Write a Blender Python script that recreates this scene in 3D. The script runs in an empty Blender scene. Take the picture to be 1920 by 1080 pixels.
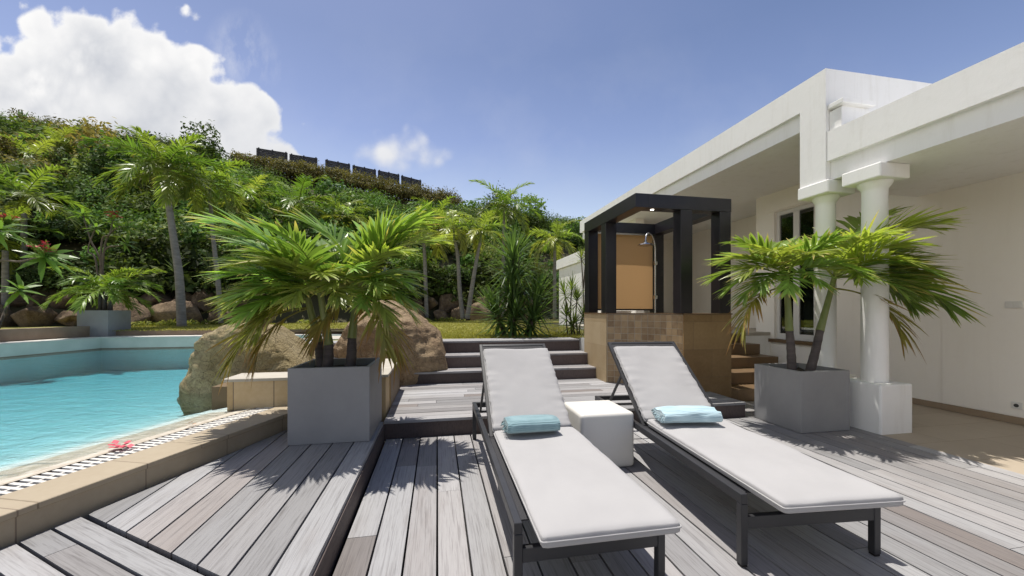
import bpy, bmesh, math, random
import numpy as np
from mathutils import Vector, Matrix, noise

SC = bpy.context.scene
COL = SC.collection
R = math.radians
random.seed(7)
RNG = np.random.default_rng(7)

# ------------------------------------------------------------------ camera
H, FPX, CX, CY = 1.4, 720.0, 960.0, 582.0
cam = bpy.data.cameras.new('camera')
cam.sensor_width = 36.0
cam.lens = 36.0 * FPX / 1920.0
cam.shift_y = (CY - 540.0) / 1920.0
cam.clip_end = 3000.0
cam.clip_start = 0.05
camo = bpy.data.objects.new('camera', cam)
COL.objects.link(camo)
camo.location = (0, 0, H)
camo.rotation_euler = (R(90), 0, 0)
SC.camera = camo

# ------------------------------------------------------------------ light
SUN = Vector((-0.19, 0.19, 1.0)).normalized()
sl = bpy.data.lights.new('sun', 'SUN')
sl.energy = 4.2
sl.angle = R(0.5)
sl.color = (1.0, 0.955, 0.88)
so = bpy.data.objects.new('sun', sl)
COL.objects.link(so)
so.rotation_euler = SUN.to_track_quat('Z', 'Y').to_euler()
SC.view_settings.view_transform = 'Standard'
SC.view_settings.look = 'None'
SC.view_settings.gamma = 1.0
SC.view_settings.exposure = 0.29
SC.cycles.max_bounces = 10
SC.cycles.diffuse_bounces = 8
SC.cycles.transparent_max_bounces = 16
SC.cycles.caustics_reflective = False
SC.cycles.caustics_refractive = False
SC.cycles.sample_clamp_indirect = 6.0
SC.cycles.use_denoising = True


class NT:
    """small node-tree writer"""
    def __init__(s, nt):
        s.nt = nt

    def n(s, t, ins=None, **kw):
        nd = s.nt.nodes.new(t)
        for k, v in kw.items():
            setattr(nd, k, v)
        for k, v in (ins or {}).items():
            if isinstance(v, bpy.types.NodeSocket):
                s.nt.links.new(v, nd.inputs[k])
            else:
                nd.inputs[k].default_value = v
        return nd

    def m(s, op, a, b=None, c=None, clamp=False):
        nd = s.nt.nodes.new('ShaderNodeMath')
        nd.operation = op
        nd.use_clamp = clamp
        for i, v in enumerate((a, b, c)):
            if v is None:
                continue
            if isinstance(v, bpy.types.NodeSocket):
                s.nt.links.new(v, nd.inputs[i])
            else:
                nd.inputs[i].default_value = v
        return nd.outputs[0]

    def mix(s, fac, a, b, blend='MIX'):
        nd = s.nt.nodes.new('ShaderNodeMix')
        nd.data_type = 'RGBA'
        nd.blend_type = blend
        for i, v in ((0, fac), (6, a), (7, b)):
            if isinstance(v, bpy.types.NodeSocket):
                s.nt.links.new(v, nd.inputs[i])
            else:
                nd.inputs[i].default_value = (tuple(v) + (1,))[:4] if hasattr(v, '__len__') else v
        return nd.outputs[2]

    def rng(s, v, a, b, c=0.0, d=1.0, smooth=False):
        nd = s.nt.nodes.new('ShaderNodeMapRange')
        nd.interpolation_type = 'SMOOTHSTEP' if smooth else 'LINEAR'
        s.nt.links.new(v, nd.inputs[0])
        for i, x in enumerate((a, b, c, d)):
            nd.inputs[i + 1].default_value = x
        return nd.outputs[0]


# ------------------------------------------------------------------ sky with cumulus clouds (a function of direction only)
W = bpy.data.worlds.new('World')
SC.world = W
W.use_nodes = True
W.node_tree.nodes.clear()
t = NT(W.node_tree)
sky = t.n('ShaderNodeTexSky', sky_type='NISHITA', sun_disc=False)
sky.sun_elevation = math.asin(SUN.z)
sky.sun_rotation = math.atan2(SUN.x, SUN.y)
sky.altitude = 20
sky.air_density = 1.0
sky.dust_density = 1.6
sky.ozone_density = 3.0
tc = t.n('ShaderNodeTexCoord').outputs['Generated']
sx = t.n('ShaderNodeSeparateXYZ', {0: tc})
x, y, z = sx.outputs
ysafe = t.m('MAXIMUM', y, 0.05)
gx = t.m('DIVIDE', x, ysafe)
gz = t.m('DIVIDE', z, ysafe)
g = t.n('ShaderNodeCombineXYZ', {0: gx, 1: gz, 2: 0.0}).outputs[0]
big = t.n('ShaderNodeTexNoise', {'Vector': g, 'Scale': 3.6, 'Detail': 9.0, 'Roughness': 0.56}).outputs[0]
vor = t.n('ShaderNodeTexVoronoi', {'Vector': g, 'Scale': 11.0, 'Smoothness': 0.6}, feature='SMOOTH_F1').outputs['Distance']
vor2 = t.n('ShaderNodeTexVoronoi', {'Vector': g, 'Scale': 27.0, 'Smoothness': 0.5}, feature='SMOOTH_F1').outputs['Distance']


def blob(px, py, rx, ry):
    a = t.m('DIVIDE', t.m('SUBTRACT', gx, (px - CX) / FPX), rx / FPX)
    b = t.m('DIVIDE', t.m('SUBTRACT', gz, (CY - py) / FPX), ry / FPX)
    q = t.m('SQRT', t.m('ADD', t.m('MULTIPLY', a, a), t.m('MULTIPLY', b, b)))
    return t.m('MULTIPLY', t.m('SUBTRACT', q, 1.0), min(rx, ry) / FPX)


def union(bl, k=0.05):
    o = bl[0]
    for b in bl[1:]:
        o = t.m('SMOOTH_MIN', o, b, k)
    return o


big_cloud = union([blob(60, 170, 190, 120), blob(-180, 160, 220, 160), blob(190, 120, 150, 120), blob(75, 60, 55, 60),
                   blob(270, 85, 95, 62), blob(310, 175, 110, 150), blob(415, 235, 75, 85), blob(210, 260, 260, 110),
                   blob(500, 228, 48, 42), blob(455, 165, 42, 34), blob(560, 293, 70, 22)])
small_cloud = union([blob(730, 292, 66, 36), blob(795, 300, 56, 26), blob(820, 350, 60, 12)])
fine = t.n('ShaderNodeTexNoise', {'Vector': g, 'Scale': 22.0, 'Detail': 6.0, 'Roughness': 0.6}).outputs[0]
warp = t.m('ADD', t.m('MULTIPLY', t.m('SUBTRACT', big, 0.5), -0.16),
           t.m('ADD', t.m('MULTIPLY', t.m('SUBTRACT', vor, 0.35), 0.12), t.m('MULTIPLY', t.m('SUBTRACT', vor2, 0.35), 0.035)))
warp = t.m('ADD', warp, t.m('MULTIPLY', t.m('SUBTRACT', fine, 0.5), -0.035))
d1 = t.m('ADD', big_cloud, warp)
d2 = t.m('ADD', small_cloud, t.m('MULTIPLY', warp, 0.75))
m1 = t.rng(d1, 0.012, -0.014, smooth=True)
m2 = t.m('MULTIPLY', t.rng(d2, 0.030, -0.030, smooth=True), 0.95)
wn = t.n('ShaderNodeMapping', {'Vector': g, 'Rotation': (0, 0, R(-40)), 'Scale': (7.0, 3.6, 1)}).outputs[0]
wisp = t.n('ShaderNodeTexNoise', {'Vector': wn, 'Scale': 2.1, 'Detail': 7.0, 'Roughness': 0.62}).outputs[0]
w1 = t.m('MULTIPLY', t.rng(t.m('MINIMUM', blob(448, 98, 30, 36), blob(470, 122, 22, 16)), 0.06, -0.05), t.rng(wisp, 0.40, 0.80, 0.0, 0.7))
w2 = t.m('MULTIPLY', t.rng(blob(1000, 300, 620, 190), 0.18, -0.25), t.rng(big, 0.45, 0.80, 0.0, 0.16))
mask = t.m('MAXIMUM', t.m('MAXIMUM', m1, m2), t.m('MAXIMUM', w1, w2))
mask = t.m('MULTIPLY', mask, t.m('GREATER_THAN', y, 0.06))
# unseen cumulus added left of the view as fill light
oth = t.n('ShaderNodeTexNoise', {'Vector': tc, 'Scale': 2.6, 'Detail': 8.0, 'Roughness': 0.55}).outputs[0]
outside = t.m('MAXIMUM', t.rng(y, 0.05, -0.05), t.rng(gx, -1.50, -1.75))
fill_cloud = t.m('MULTIPLY', t.m('MULTIPLY', t.rng(oth, 0.36, 0.46, smooth=True), outside), t.m('MULTIPLY', t.rng(z, 0.02, 0.10), t.rng(z, 0.78, 0.62)))
fill_cloud = t.m('MULTIPLY', fill_cloud, t.rng(x, -0.25, -0.45))
mask = t.m('MAXIMUM', mask, fill_cloud)
depth = t.rng(d1, 0.0, -0.16)
shade_n = t.n('ShaderNodeTexNoise', {'Vector': g, 'Scale': 4.2, 'Detail': 6.0, 'Roughness': 0.55, 'Distortion': 0.4}).outputs[0]
light = t.m('SUBTRACT', 1.0, t.m('MULTIPLY', depth, t.rng(shade_n, 0.38, 0.66, 0.02, 0.62)))
light = t.m('MULTIPLY', light, t.rng(gz, 0.36, 0.66, 0.74, 1.0))
light = t.m('SUBTRACT', light, t.m('MULTIPLY', t.rng(vor, 0.25, 0.62), t.rng(depth, 0.0, 0.5, 0.02, 0.16)))
light = t.m('SUBTRACT', light, t.m('MULTIPLY', t.rng(vor2, 0.25, 0.62), t.rng(depth, 0.0, 0.5, 0.02, 0.10)))
ccol = t.mix(light, (0.30, 0.35, 0.45), (1.02, 1.01, 1.0))
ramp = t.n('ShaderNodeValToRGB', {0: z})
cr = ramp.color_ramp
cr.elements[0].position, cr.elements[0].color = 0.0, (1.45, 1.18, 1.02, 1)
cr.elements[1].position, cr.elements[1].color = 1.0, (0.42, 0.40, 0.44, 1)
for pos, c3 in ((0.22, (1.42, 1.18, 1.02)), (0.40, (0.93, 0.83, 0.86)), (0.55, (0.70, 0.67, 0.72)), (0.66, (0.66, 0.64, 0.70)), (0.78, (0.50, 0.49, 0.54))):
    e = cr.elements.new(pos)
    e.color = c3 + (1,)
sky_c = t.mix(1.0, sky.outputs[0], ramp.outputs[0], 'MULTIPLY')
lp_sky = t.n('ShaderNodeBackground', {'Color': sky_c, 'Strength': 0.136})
bg_c = t.n('ShaderNodeBackground', {'Color': ccol, 'Strength': 0.81})
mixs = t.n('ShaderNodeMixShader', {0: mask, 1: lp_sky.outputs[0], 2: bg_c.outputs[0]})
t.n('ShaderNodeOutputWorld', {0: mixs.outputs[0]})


# ------------------------------------------------------------------ materials
def srgb(r, g_, b):
    f = lambda c: ((c / 255 + 0.055) / 1.055) ** 2.4 if c > 10 else c / 255 / 12.92
    return (f(r), f(g_), f(b))


def base_mat(name):
    m = bpy.data.materials.new(name)
    m.use_nodes = True
    m.node_tree.nodes.clear()
    return m, NT(m.node_tree)


def finish(t, **ins):
    p = t.n('ShaderNodeBsdfPrincipled', ins)
    t.n('ShaderNodeOutputMaterial', {0: p.outputs[0]})
    return p


def mat_plain(name, c1, c2=None, scale=4.0, rough=0.6, bump=0.0, bscale=60.0, metal=0.0, spec=0.5, detail=6.0, stretch=(1, 1, 1), lo=0.3, hi=0.7):
    m, t = base_mat(name)
    co = t.n('ShaderNodeTexCoord').outputs['Object']
    if stretch != (1, 1, 1):
        co = t.n('ShaderNodeMapping', {'Vector': co, 'Scale': stretch}).outputs[0]
    ins = {'Roughness': rough, 'Metallic': metal, 'Specular IOR Level': spec}
    if c2 is not None:
        nz = t.n('ShaderNodeTexNoise', {'Vector': co, 'Scale': scale, 'Detail': detail, 'Roughness': 0.6}).outputs[0]
        ins['Base Color'] = t.mix(t.rng(nz, lo, hi), c1, c2)
    else:
        ins['Base Color'] = tuple(c1) + (1,)
    if bump:
        bn = t.n('ShaderNodeTexNoise', {'Vector': co, 'Scale': bscale, 'Detail': 5.0}).outputs[0]
        ins['Normal'] = t.n('ShaderNodeBump', {'Strength': bump, 'Distance': 0.01, 'Height': bn}).outputs[0]
    finish(t, **ins)
    return m


def mat_wood(name, cold, warm, dark):
    """weathered boards: grain runs along local Y; attribute 'tint' varies board by board"""
    m, t = base_mat(name)
    co = t.n('ShaderNodeTexCoord').outputs['Object']
    at_ = t.n('ShaderNodeAttribute', attribute_name='tint')
    sp = t.n('ShaderNodeSeparateColor', {0: at_.outputs['Color']})
    off = t.n('ShaderNodeCombineXYZ', {0: t.m('MULTIPLY', sp.outputs[0], 31.0), 1: t.m('MULTIPLY', sp.outputs[1], 57.0), 2: 0.0}).outputs[0]
    co2 = t.n('ShaderNodeVectorMath', {0: co, 1: off}, operation='ADD').outputs[0]
    g1 = t.n('ShaderNodeTexNoise', {'Vector': t.n('ShaderNodeMapping', {'Vector': co2, 'Scale': (70, 2.2, 20)}).outputs[0],
                                    'Scale': 1.0, 'Detail': 6.0, 'Roughness': 0.65, 'Distortion': 0.6}).outputs[0]
    g2 = t.n('ShaderNodeTexNoise', {'Vector': t.n('ShaderNodeMapping', {'Vector': co2, 'Scale': (6, 1.1, 4)}).outputs[0],
                                    'Scale': 1.0, 'Detail': 5.0, 'Roughness': 0.6}).outputs[0]
    g3 = t.n('ShaderNodeTexNoise', {'Vector': t.n('ShaderNodeMapping', {'Vector': co2, 'Scale': (160, 5.0, 20)}).outputs[0],
                                    'Scale': 1.0, 'Detail': 3.0, 'Roughness': 0.6}).outputs[0]
    c = t.mix(t.rng(sp.outputs[0], 0.0, 1.0), cold, warm)
    c = t.mix(t.m('MULTIPLY', t.rng(g2, 0.50, 0.80), 0.35), c, warm)
    c = t.mix(t.m('MULTIPLY', t.rng(g1, 0.50, 0.76), 0.72), c, dark)
    c = t.mix(t.m('MULTIPLY', t.rng(g3, 0.52, 0.76), 0.42), c, dark)
    br = t.m('ADD', 0.70, t.m('MULTIPLY', sp.outputs[1], 0.46))
    bc = t.n('ShaderNodeCombineXYZ', {0: br, 1: br, 2: br}).outputs[0]
    c = t.mix(1.0, c, bc, 'MULTIPLY')
    hh = t.m('ADD', t.m('MULTIPLY', g1, 0.6), t.m('MULTIPLY', g3, 0.6))
    nb = t.n('ShaderNodeBump', {'Strength': 0.45, 'Distance': 0.004, 'Height': hh}).outputs[0]
    finish(t, **{'Base Color': c, 'Roughness': 0.72, 'Specular IOR Level': 0.3, 'Normal': nb})
    return m


def mat_tiles(name, c1, c2, grout, bw, bh, mortar=0.006, offset=0.5, rough=0.55, axis='XZ', nscale=3.0):
    m, t = base_mat(name)
    co = t.n('ShaderNodeTexCoord').outputs['Object']
    s = t.n('ShaderNodeSeparateXYZ', {0: co}).outputs
    a = {'XZ': (s[0], s[2]), 'YZ': (s[1], s[2]), 'XY': (s[0], s[1])}[axis]
    v = t.n('ShaderNodeCombineXYZ', {0: a[0], 1: a[1], 2: 0.0}).outputs[0]
    br = t.n('ShaderNodeTexBrick', {'Vector': v, 'Color1': (0, 0, 0, 1), 'Color2': (1, 1, 1, 1), 'Mortar': (0, 0, 0, 1), 'Scale': 1.0,
                                    'Mortar Size': mortar, 'Mortar Smooth': 0.1, 'Bias': 0.0, 'Brick Width': bw, 'Row Height': bh},
             offset=offset, squash=1.0)
    nz = t.n('ShaderNodeTexNoise', {'Vector': co, 'Scale': nscale, 'Detail': 7.0, 'Roughness': 0.62}).outputs[0]
    n2 = t.n('ShaderNodeTexNoise', {'Vector': co, 'Scale': nscale * 9, 'Detail': 5.0, 'Roughness': 0.62}).outputs[0]
    f = t.m('ADD', t.m('MULTIPLY', br.outputs[0], 0.42), t.m('ADD', t.rng(nz, 0.3, 0.75, 0, 0.42), t.rng(n2, 0.3, 0.7, 0, 0.22)), clamp=True)
    c = t.mix(f, c1, c2)
    c = t.mix(br.outputs[1], c, grout)
    nb = t.n('ShaderNodeBump', {'Strength': 0.4, 'Distance': 0.006, 'Height': t.m('ADD', t.m('MULTIPLY', br.outputs[1], -1.0), t.m('MULTIPLY', n2, 0.5))}).outputs[0]
    finish(t, **{'Base Color': c, 'Roughness': rough, 'Normal': nb})
    return m


def mat_leaf(name, gain=1.0, trans=0.45, rough=0.38, spec=0.4):
    m, t = base_mat(name)
    a = t.n('ShaderNodeAttribute', attribute_name='tint').outputs['Color']
    c = t.mix(1.0, a, (gain, gain, gain), 'MULTIPLY')
    p = t.n('ShaderNodeBsdfPrincipled', {'Base Color': c, 'Roughness': rough, 'Specular IOR Level': spec})
    tc_ = t.mix(1.0, c, (1.25, 1.25, 0.6), 'MULTIPLY')
    tr = t.n('ShaderNodeBsdfTranslucent', {'Color': tc_})
    mx = t.n('ShaderNodeMixShader', {0: trans, 1: p.outputs[0], 2: tr.outputs[0]})
    t.n('ShaderNodeOutputMaterial', {0: mx.outputs[0]})
    return m


def mat_rock(name, c1, c2, c3, scale=1.5):
    m, t = base_mat(name)
    co = t.n('ShaderNodeTexCoord').outputs['Object']
    n1 = t.n('ShaderNodeTexNoise', {'Vector': co, 'Scale': scale, 'Detail': 9.0, 'Roughness': 0.65}).outputs[0]
    n2 = t.n('ShaderNodeTexNoise', {'Vector': co, 'Scale': scale * 9, 'Detail': 8.0, 'Roughness': 0.7}).outputs[0]
    vo = t.n('ShaderNodeTexVoronoi', {'Vector': co, 'Scale': scale * 6}, feature='DISTANCE_TO_EDGE').outputs['Distance']
    c = t.mix(t.rng(n1, 0.35, 0.62), c1, c2)
    c = t.mix(t.m('MULTIPLY', t.rng(n2, 0.48, 0.75), 0.7), c, c3)
    n3 = t.n('ShaderNodeTexNoise', {'Vector': co, 'Scale': scale * 34, 'Detail': 5.0, 'Roughness': 0.7}).outputs[0]
    c = t.mix(t.m('MULTIPLY', t.rng(n3, 0.50, 0.72), 0.45), c, tuple(0.45 * q for q in c3))
    c = t.mix(t.m('MULTIPLY', t.rng(n3, 0.42, 0.28), 0.35), c, tuple(min(1, 1.35 * q) for q in c2))
    hgt = t.m('ADD', t.m('ADD', n2, t.m('MULTIPLY', n3, 0.35)), t.m('MULTIPLY', t.rng(vo, 0.0, 0.05), 0.22))
    nb = t.n('ShaderNodeBump', {'Strength': 1.0, 'Distance': 0.06, 'Height': hgt}).outputs[0]
    finish(t, **{'Base Color': c, 'Roughness': 0.85, 'Specular IOR Level': 0.25, 'Normal': nb})
    return m


M = {}
def mat_render(name, c1, c2, dirt):
    m, t = base_mat(name)
    co = t.n('ShaderNodeTexCoord').outputs['Object']
    n1 = t.n('ShaderNodeTexNoise', {'Vector': co, 'Scale': 0.9, 'Detail': 7.0, 'Roughness': 0.6}).outputs[0]
    st = t.n('ShaderNodeTexNoise', {'Vector': t.n('ShaderNodeMapping', {'Vector': co, 'Scale': (5.0, 5.0, 0.5)}).outputs[0], 'Scale': 1.6, 'Detail': 6.0, 'Roughness': 0.65}).outputs[0]
    tr_ = t.n('ShaderNodeTexNoise', {'Vector': co, 'Scale': 9.0, 'Detail': 8.0, 'Roughness': 0.65}).outputs[0]
    c = t.mix(t.rng(n1, 0.3, 0.7), c1, c2)
    c = t.mix(t.m('MULTIPLY', t.rng(st, 0.52, 0.78), 0.42), c, dirt)
    c = t.mix(t.m('MULTIPLY', t.rng(tr_, 0.55, 0.75), 0.18), c, dirt)
    nb = t.n('ShaderNodeBump', {'Strength': 0.22, 'Distance': 0.012, 'Height': tr_}).outputs[0]
    finish(t, **{'Base Color': c, 'Roughness': 0.8, 'Specular IOR Level': 0.2, 'Normal': nb})
    return m


M['white'] = mat_render('white_render', (0.87, 0.865, 0.85), (0.83, 0.825, 0.805), (0.66, 0.64, 0.59))
M['white_plain'] = mat_plain('white_smooth_render', (0.86, 0.855, 0.84), (0.82, 0.81, 0.79), scale=0.9, rough=0.75, bump=0.12, bscale=90, spec=0.2)
M['cream'] = mat_render('cream_render', (0.895, 0.865, 0.805), (0.87, 0.835, 0.775), (0.80, 0.76, 0.69))
M['cube'] = mat_plain('ivory_plastic', (0.74, 0.715, 0.665), (0.70, 0.675, 0.62), scale=2, rough=0.5, bump=0.04, bscale=200)
M['planter'] = mat_plain('grey_fibre_cement', (0.235, 0.235, 0.238), (0.285, 0.284, 0.286), scale=2.4, rough=0.62, bump=0.08, bscale=120, detail=9)
M['soil'] = mat_plain('potting_soil', (0.018, 0.014, 0.011), (0.05, 0.038, 0.028), scale=30, rough=0.95, bump=0.8, bscale=50)
M['black'] = mat_plain('black_lacquer', (0.012, 0.010, 0.013), (0.018, 0.015, 0.018), scale=3, rough=0.33, spec=0.5)
M['frame'] = mat_plain('charcoal_powder_coat', (0.028, 0.028, 0.031), (0.036, 0.036, 0.039), scale=5, rough=0.42, spec=0.5)
M['steel'] = mat_plain('brushed_steel', (0.55, 0.55, 0.55), None, rough=0.22, metal=1.0)
M['wood'] = mat_wood('weathered_deck_wood', (0.372, 0.370, 0.376), (0.178, 0.135, 0.112), (0.104, 0.094, 0.093))
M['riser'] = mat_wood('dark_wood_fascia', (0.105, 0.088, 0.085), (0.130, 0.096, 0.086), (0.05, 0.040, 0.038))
M['under'] = mat_plain('dark_underdeck', (0.012, 0.011, 0.011), None, rough=0.9)  # near-black colour stands in for shade below the deck boards
M['coping'] = mat_tiles('travertine_coping', (0.33, 0.265, 0.180), (0.43, 0.365, 0.27), (0.22, 0.17, 0.12), 0.62, 3.0, 0.004, 0.0, 0.7, 'YZ', 2.2)
M['coping_x'] = mat_tiles('travertine_wall', (0.40, 0.265, 0.110), (0.62, 0.49, 0.31), (0.20, 0.15, 0.10), 0.40, 3.0, 0.005, 0.0, 0.7, 'XZ', 2.2)
M['limestone'] = mat_plain('pale_limestone', (0.50, 0.465, 0.40), (0.42, 0.38, 0.32), scale=5, rough=0.8, bump=0.2, bscale=50)
M['slab'] = mat_tiles('brown_stone_slab', (0.165, 0.092, 0.034), (0.33, 0.215, 0.100), (0.15, 0.095, 0.05), 0.62, 0.41, 0.002, 0.5, 0.45, 'XZ', 2.6)
M['mosaic'] = mat_tiles('square_stone_tiles', (0.150, 0.085, 0.036), (0.37, 0.245, 0.125), (0.34, 0.26, 0.16), 0.105, 0.105, 0.005, 0.0, 0.5, 'XZ', 5.0)
M['pier'] = mat_tiles('tan_travertine', (0.33, 0.235, 0.125), (0.47, 0.37, 0.235), (0.28, 0.20, 0.11), 0.8, 0.40, 0.002, 0.5, 0.55, 'YZ', 3.5)
M['patio'] = mat_tiles('patio_stone_floor', (0.38, 0.315, 0.24), (0.48, 0.41, 0.32), (0.30, 0.22, 0.15), 0.9, 0.45, 0.003, 0.5, 0.6, 'XY', 2.0)
M['base'] = mat_plain('stone_baseboard', (0.27, 0.20, 0.135), (0.34, 0.26, 0.18), scale=4, rough=0.6)
M['steps'] = mat_tiles('brown_step_stone', (0.105, 0.062, 0.028), (0.19, 0.12, 0.06), (0.09, 0.06, 0.03), 0.6, 0.4, 0.003, 0.5, 0.5, 'XZ', 3.0)
M['ledge_stone'] = mat_plain('sandy_ledge_stone', (0.40, 0.345, 0.27), (0.62, 0.575, 0.50), scale=14, rough=0.7, bump=0.4, bscale=30)
M['grate'] = mat_plain('white_plastic_grate', (0.74, 0.72, 0.68), (0.62, 0.59, 0.54), scale=9, rough=0.6)
M['plaster'] = mat_plain('pool_plaster', (0.68, 0.73, 0.72), (0.75, 0.79, 0.77), scale=2.2, rough=0.8)
M['lining'] = mat_plain('turquoise_pool_lining', (0.42, 0.74, 0.76), (0.52, 0.80, 0.80), scale=2.0, rough=0.7)
M['poolwall'] = mat_plain('mossy_pool_wall', (0.50, 0.52, 0.45), (0.62, 0.62, 0.54), scale=2.0, rough=0.8, bump=0.3, bscale=20)
M['poolcap'] = mat_plain('pale_pool_coping', (0.66, 0.63, 0.58), (0.56, 0.52, 0.46), scale=2.0, rough=0.8)
M['lowwall'] = mat_plain('brown_garden_wall', (0.23, 0.165, 0.11), (0.30, 0.225, 0.16), scale=2.5, rough=0.9, bump=0.3, bscale=20)
M['rock'] = mat_rock('tan_boulder', (0.29, 0.195, 0.115), (0.44, 0.33, 0.205), (0.15, 0.10, 0.06), 1.3)
M['rock_mossy'] = mat_rock('mossy_boulder', (0.32, 0.245, 0.115), (0.50, 0.41, 0.245), (0.17, 0.135, 0.065), 1.6)
M['bankrock'] = mat_rock('bank_rock', (0.13, 0.085, 0.055), (0.33, 0.24, 0.15), (0.06, 0.045, 0.03), 1.1)
M['earth'] = mat_plain('dry_earth', (0.12, 0.085, 0.05), (0.22, 0.155, 0.085), scale=0.6, rough=0.95, bump=0.6, bscale=9)
M['hill'] = mat_plain('hillside_soil', (0.045, 0.042, 0.018), (0.085, 0.075, 0.030), scale=0.5, rough=0.95, bump=0.5, bscale=4)
M['lawn'] = mat_plain('lawn_turf', (0.21, 0.21, 0.055), (0.28, 0.26, 0.085), scale=1.3, rough=0.9, bump=0.8, bscale=70, spec=0.1)
M['sling'] = None
M['bark'] = mat_plain('grey_palm_bark', (0.175, 0.155, 0.135), (0.285, 0.265, 0.240), scale=4, rough=0.85, bump=0.5, bscale=20, stretch=(1, 1, 3.5))
M['darkbark'] = mat_plain('dark_ringed_bark', (0.055, 0.045, 0.045), (0.115, 0.095, 0.088), scale=3, rough=0.8, bump=0.6, bscale=14, stretch=(1, 1, 6))
M['shaft'] = mat_plain('green_crownshaft', (0.145, 0.190, 0.050), (0.215, 0.235, 0.085), scale=5, rough=0.45, stretch=(3, 3, .6))
M['stem'] = mat_plain('grey_brown_stem', (0.10, 0.075, 0.055), (0.18, 0.15, 0.12), scale=8, rough=0.85)
M['panel'] = mat_plain('dark_louvre_panel', (0.022, 0.022, 0.026), (0.035, 0.035, 0.04), scale=3, rough=0.55)
M['leaf'] = mat_leaf('palm_leaf', 1.50, 0.42, 0.36)
M['scrub'] = mat_leaf('scrub_leaf', 1.45, 0.30, 0.62, 0.15)
M['grass'] = mat_leaf('grass_blade', 1.0, 0.35, 0.6)
M['pink'] = mat_plain('pink_petal', (0.55, 0.045, 0.09), (0.65, 0.10, 0.14), scale=40, rough=0.6)
M['plate'] = mat_plain('white_plastic_plate', (0.74, 0.73, 0.70), None, rough=0.35)
M['hole'] = mat_plain('dark_socket_hole', (0.05, 0.05, 0.05), None, rough=0.5)
M['winframe'] = mat_plain('white_window_frame', (0.72, 0.71, 0.69), None, rough=0.4)
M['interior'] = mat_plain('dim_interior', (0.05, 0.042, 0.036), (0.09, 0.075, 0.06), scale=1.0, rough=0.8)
M['pot_white'] = mat_plain('white_ceramic', (0.75, 0.74, 0.72), None, rough=0.4)


def mat_fabric(name, c, c2, weave=900.0, bump=0.25, rough=0.9, sheen=0.1):
    m, t = base_mat(name)
    co = t.n('ShaderNodeTexCoord').outputs['Object']
    n1 = t.n('ShaderNodeTexNoise', {'Vector': co, 'Scale': 2.5, 'Detail': 5.0}).outputs[0]
    n2 = t.n('ShaderNodeTexNoise', {'Vector': co, 'Scale': weave, 'Detail': 2.0}).outputs[0]
    n3 = t.n('ShaderNodeTexNoise', {'Vector': co, 'Scale': 14.0, 'Detail': 4.0}).outputs[0]
    cc = t.mix(t.rng(n1, 0.35, 0.7), c, c2)
    hh = t.m('ADD', t.m('MULTIPLY', n2, 0.3), n3)
    nb = t.n('ShaderNodeBump', {'Strength': bump, 'Distance': 0.006, 'Height': hh}).outputs[0]
    finish(t, **{'Base Color': cc, 'Roughness': rough, 'Specular IOR Level': 0.15, 'Sheen Weight': sheen, 'Normal': nb})
    return m


M['cushion'] = mat_fabric('white_canvas', (0.39, 0.382, 0.382), (0.42, 0.412, 0.411), bump=0.18)
M['sling'] = mat_plain('black_sling_mesh', (0.018, 0.018, 0.022), (0.075, 0.072, 0.075), scale=220, rough=0.7, lo=0.45, hi=0.75)


def mat_towel(name, c, c2, ribs):
    m, t = base_mat(name)
    co = t.n('ShaderNodeTexCoord').outputs['Object']
    wv = t.n('ShaderNodeTexWave', {'Vector': co, 'Scale': ribs, 'Distortion': 1.2, 'Detail': 2.0}, bands_direction='Z').outputs[1]
    wy = t.n('ShaderNodeTexWave', {'Vector': co, 'Scale': ribs, 'Distortion': 1.2, 'Detail': 2.0}, bands_direction='Y').outputs[1]
    n1 = t.n('ShaderNodeTexNoise', {'Vector': co, 'Scale': 12, 'Detail': 5.0}).outputs[0]
    w = t.m('MAXIMUM', wv, wy)
    cc = t.mix(t.m('MULTIPLY', t.m('ADD', w, n1), 0.5), c, c2)
    nb = t.n('ShaderNodeBump', {'Strength': 0.6, 'Distance': 0.006, 'Height': w}).outputs[0]
    finish(t, **{'Base Color': cc, 'Roughness': 0.95, 'Sheen Weight': 0.3, 'Normal': nb, 'Specular IOR Level': 0.1})
    return m


M['towel_teal'] = mat_towel('teal_ribbed_cotton', (0.12, 0.22, 0.25), (0.28, 0.41, 0.44), 24.0)
M['towel_blue'] = mat_towel('pale_blue_cotton', (0.30, 0.46, 0.53), (0.52, 0.67, 0.72), 16.0)


def mat_glass_dark():
    m, t = base_mat('window_glass')
    gl = t.n('ShaderNodeBsdfGlossy', {'Roughness': 0.02, 'Color': (0.9, 0.95, 0.95, 1)})
    tr = t.n('ShaderNodeBsdfTransparent', {'Color': (0.55, 0.60, 0.60, 1)})
    fr = t.n('ShaderNodeFresnel', {'IOR': 1.5})
    mx = t.n('ShaderNodeMixShader', {0: t.m('ADD', fr.outputs[0], 0.05), 1: tr.outputs[0], 2: gl.outputs[0]})
    t.n('ShaderNodeOutputMaterial', {0: mx.outputs[0]})
    return m


M['glass'] = mat_glass_dark()


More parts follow.
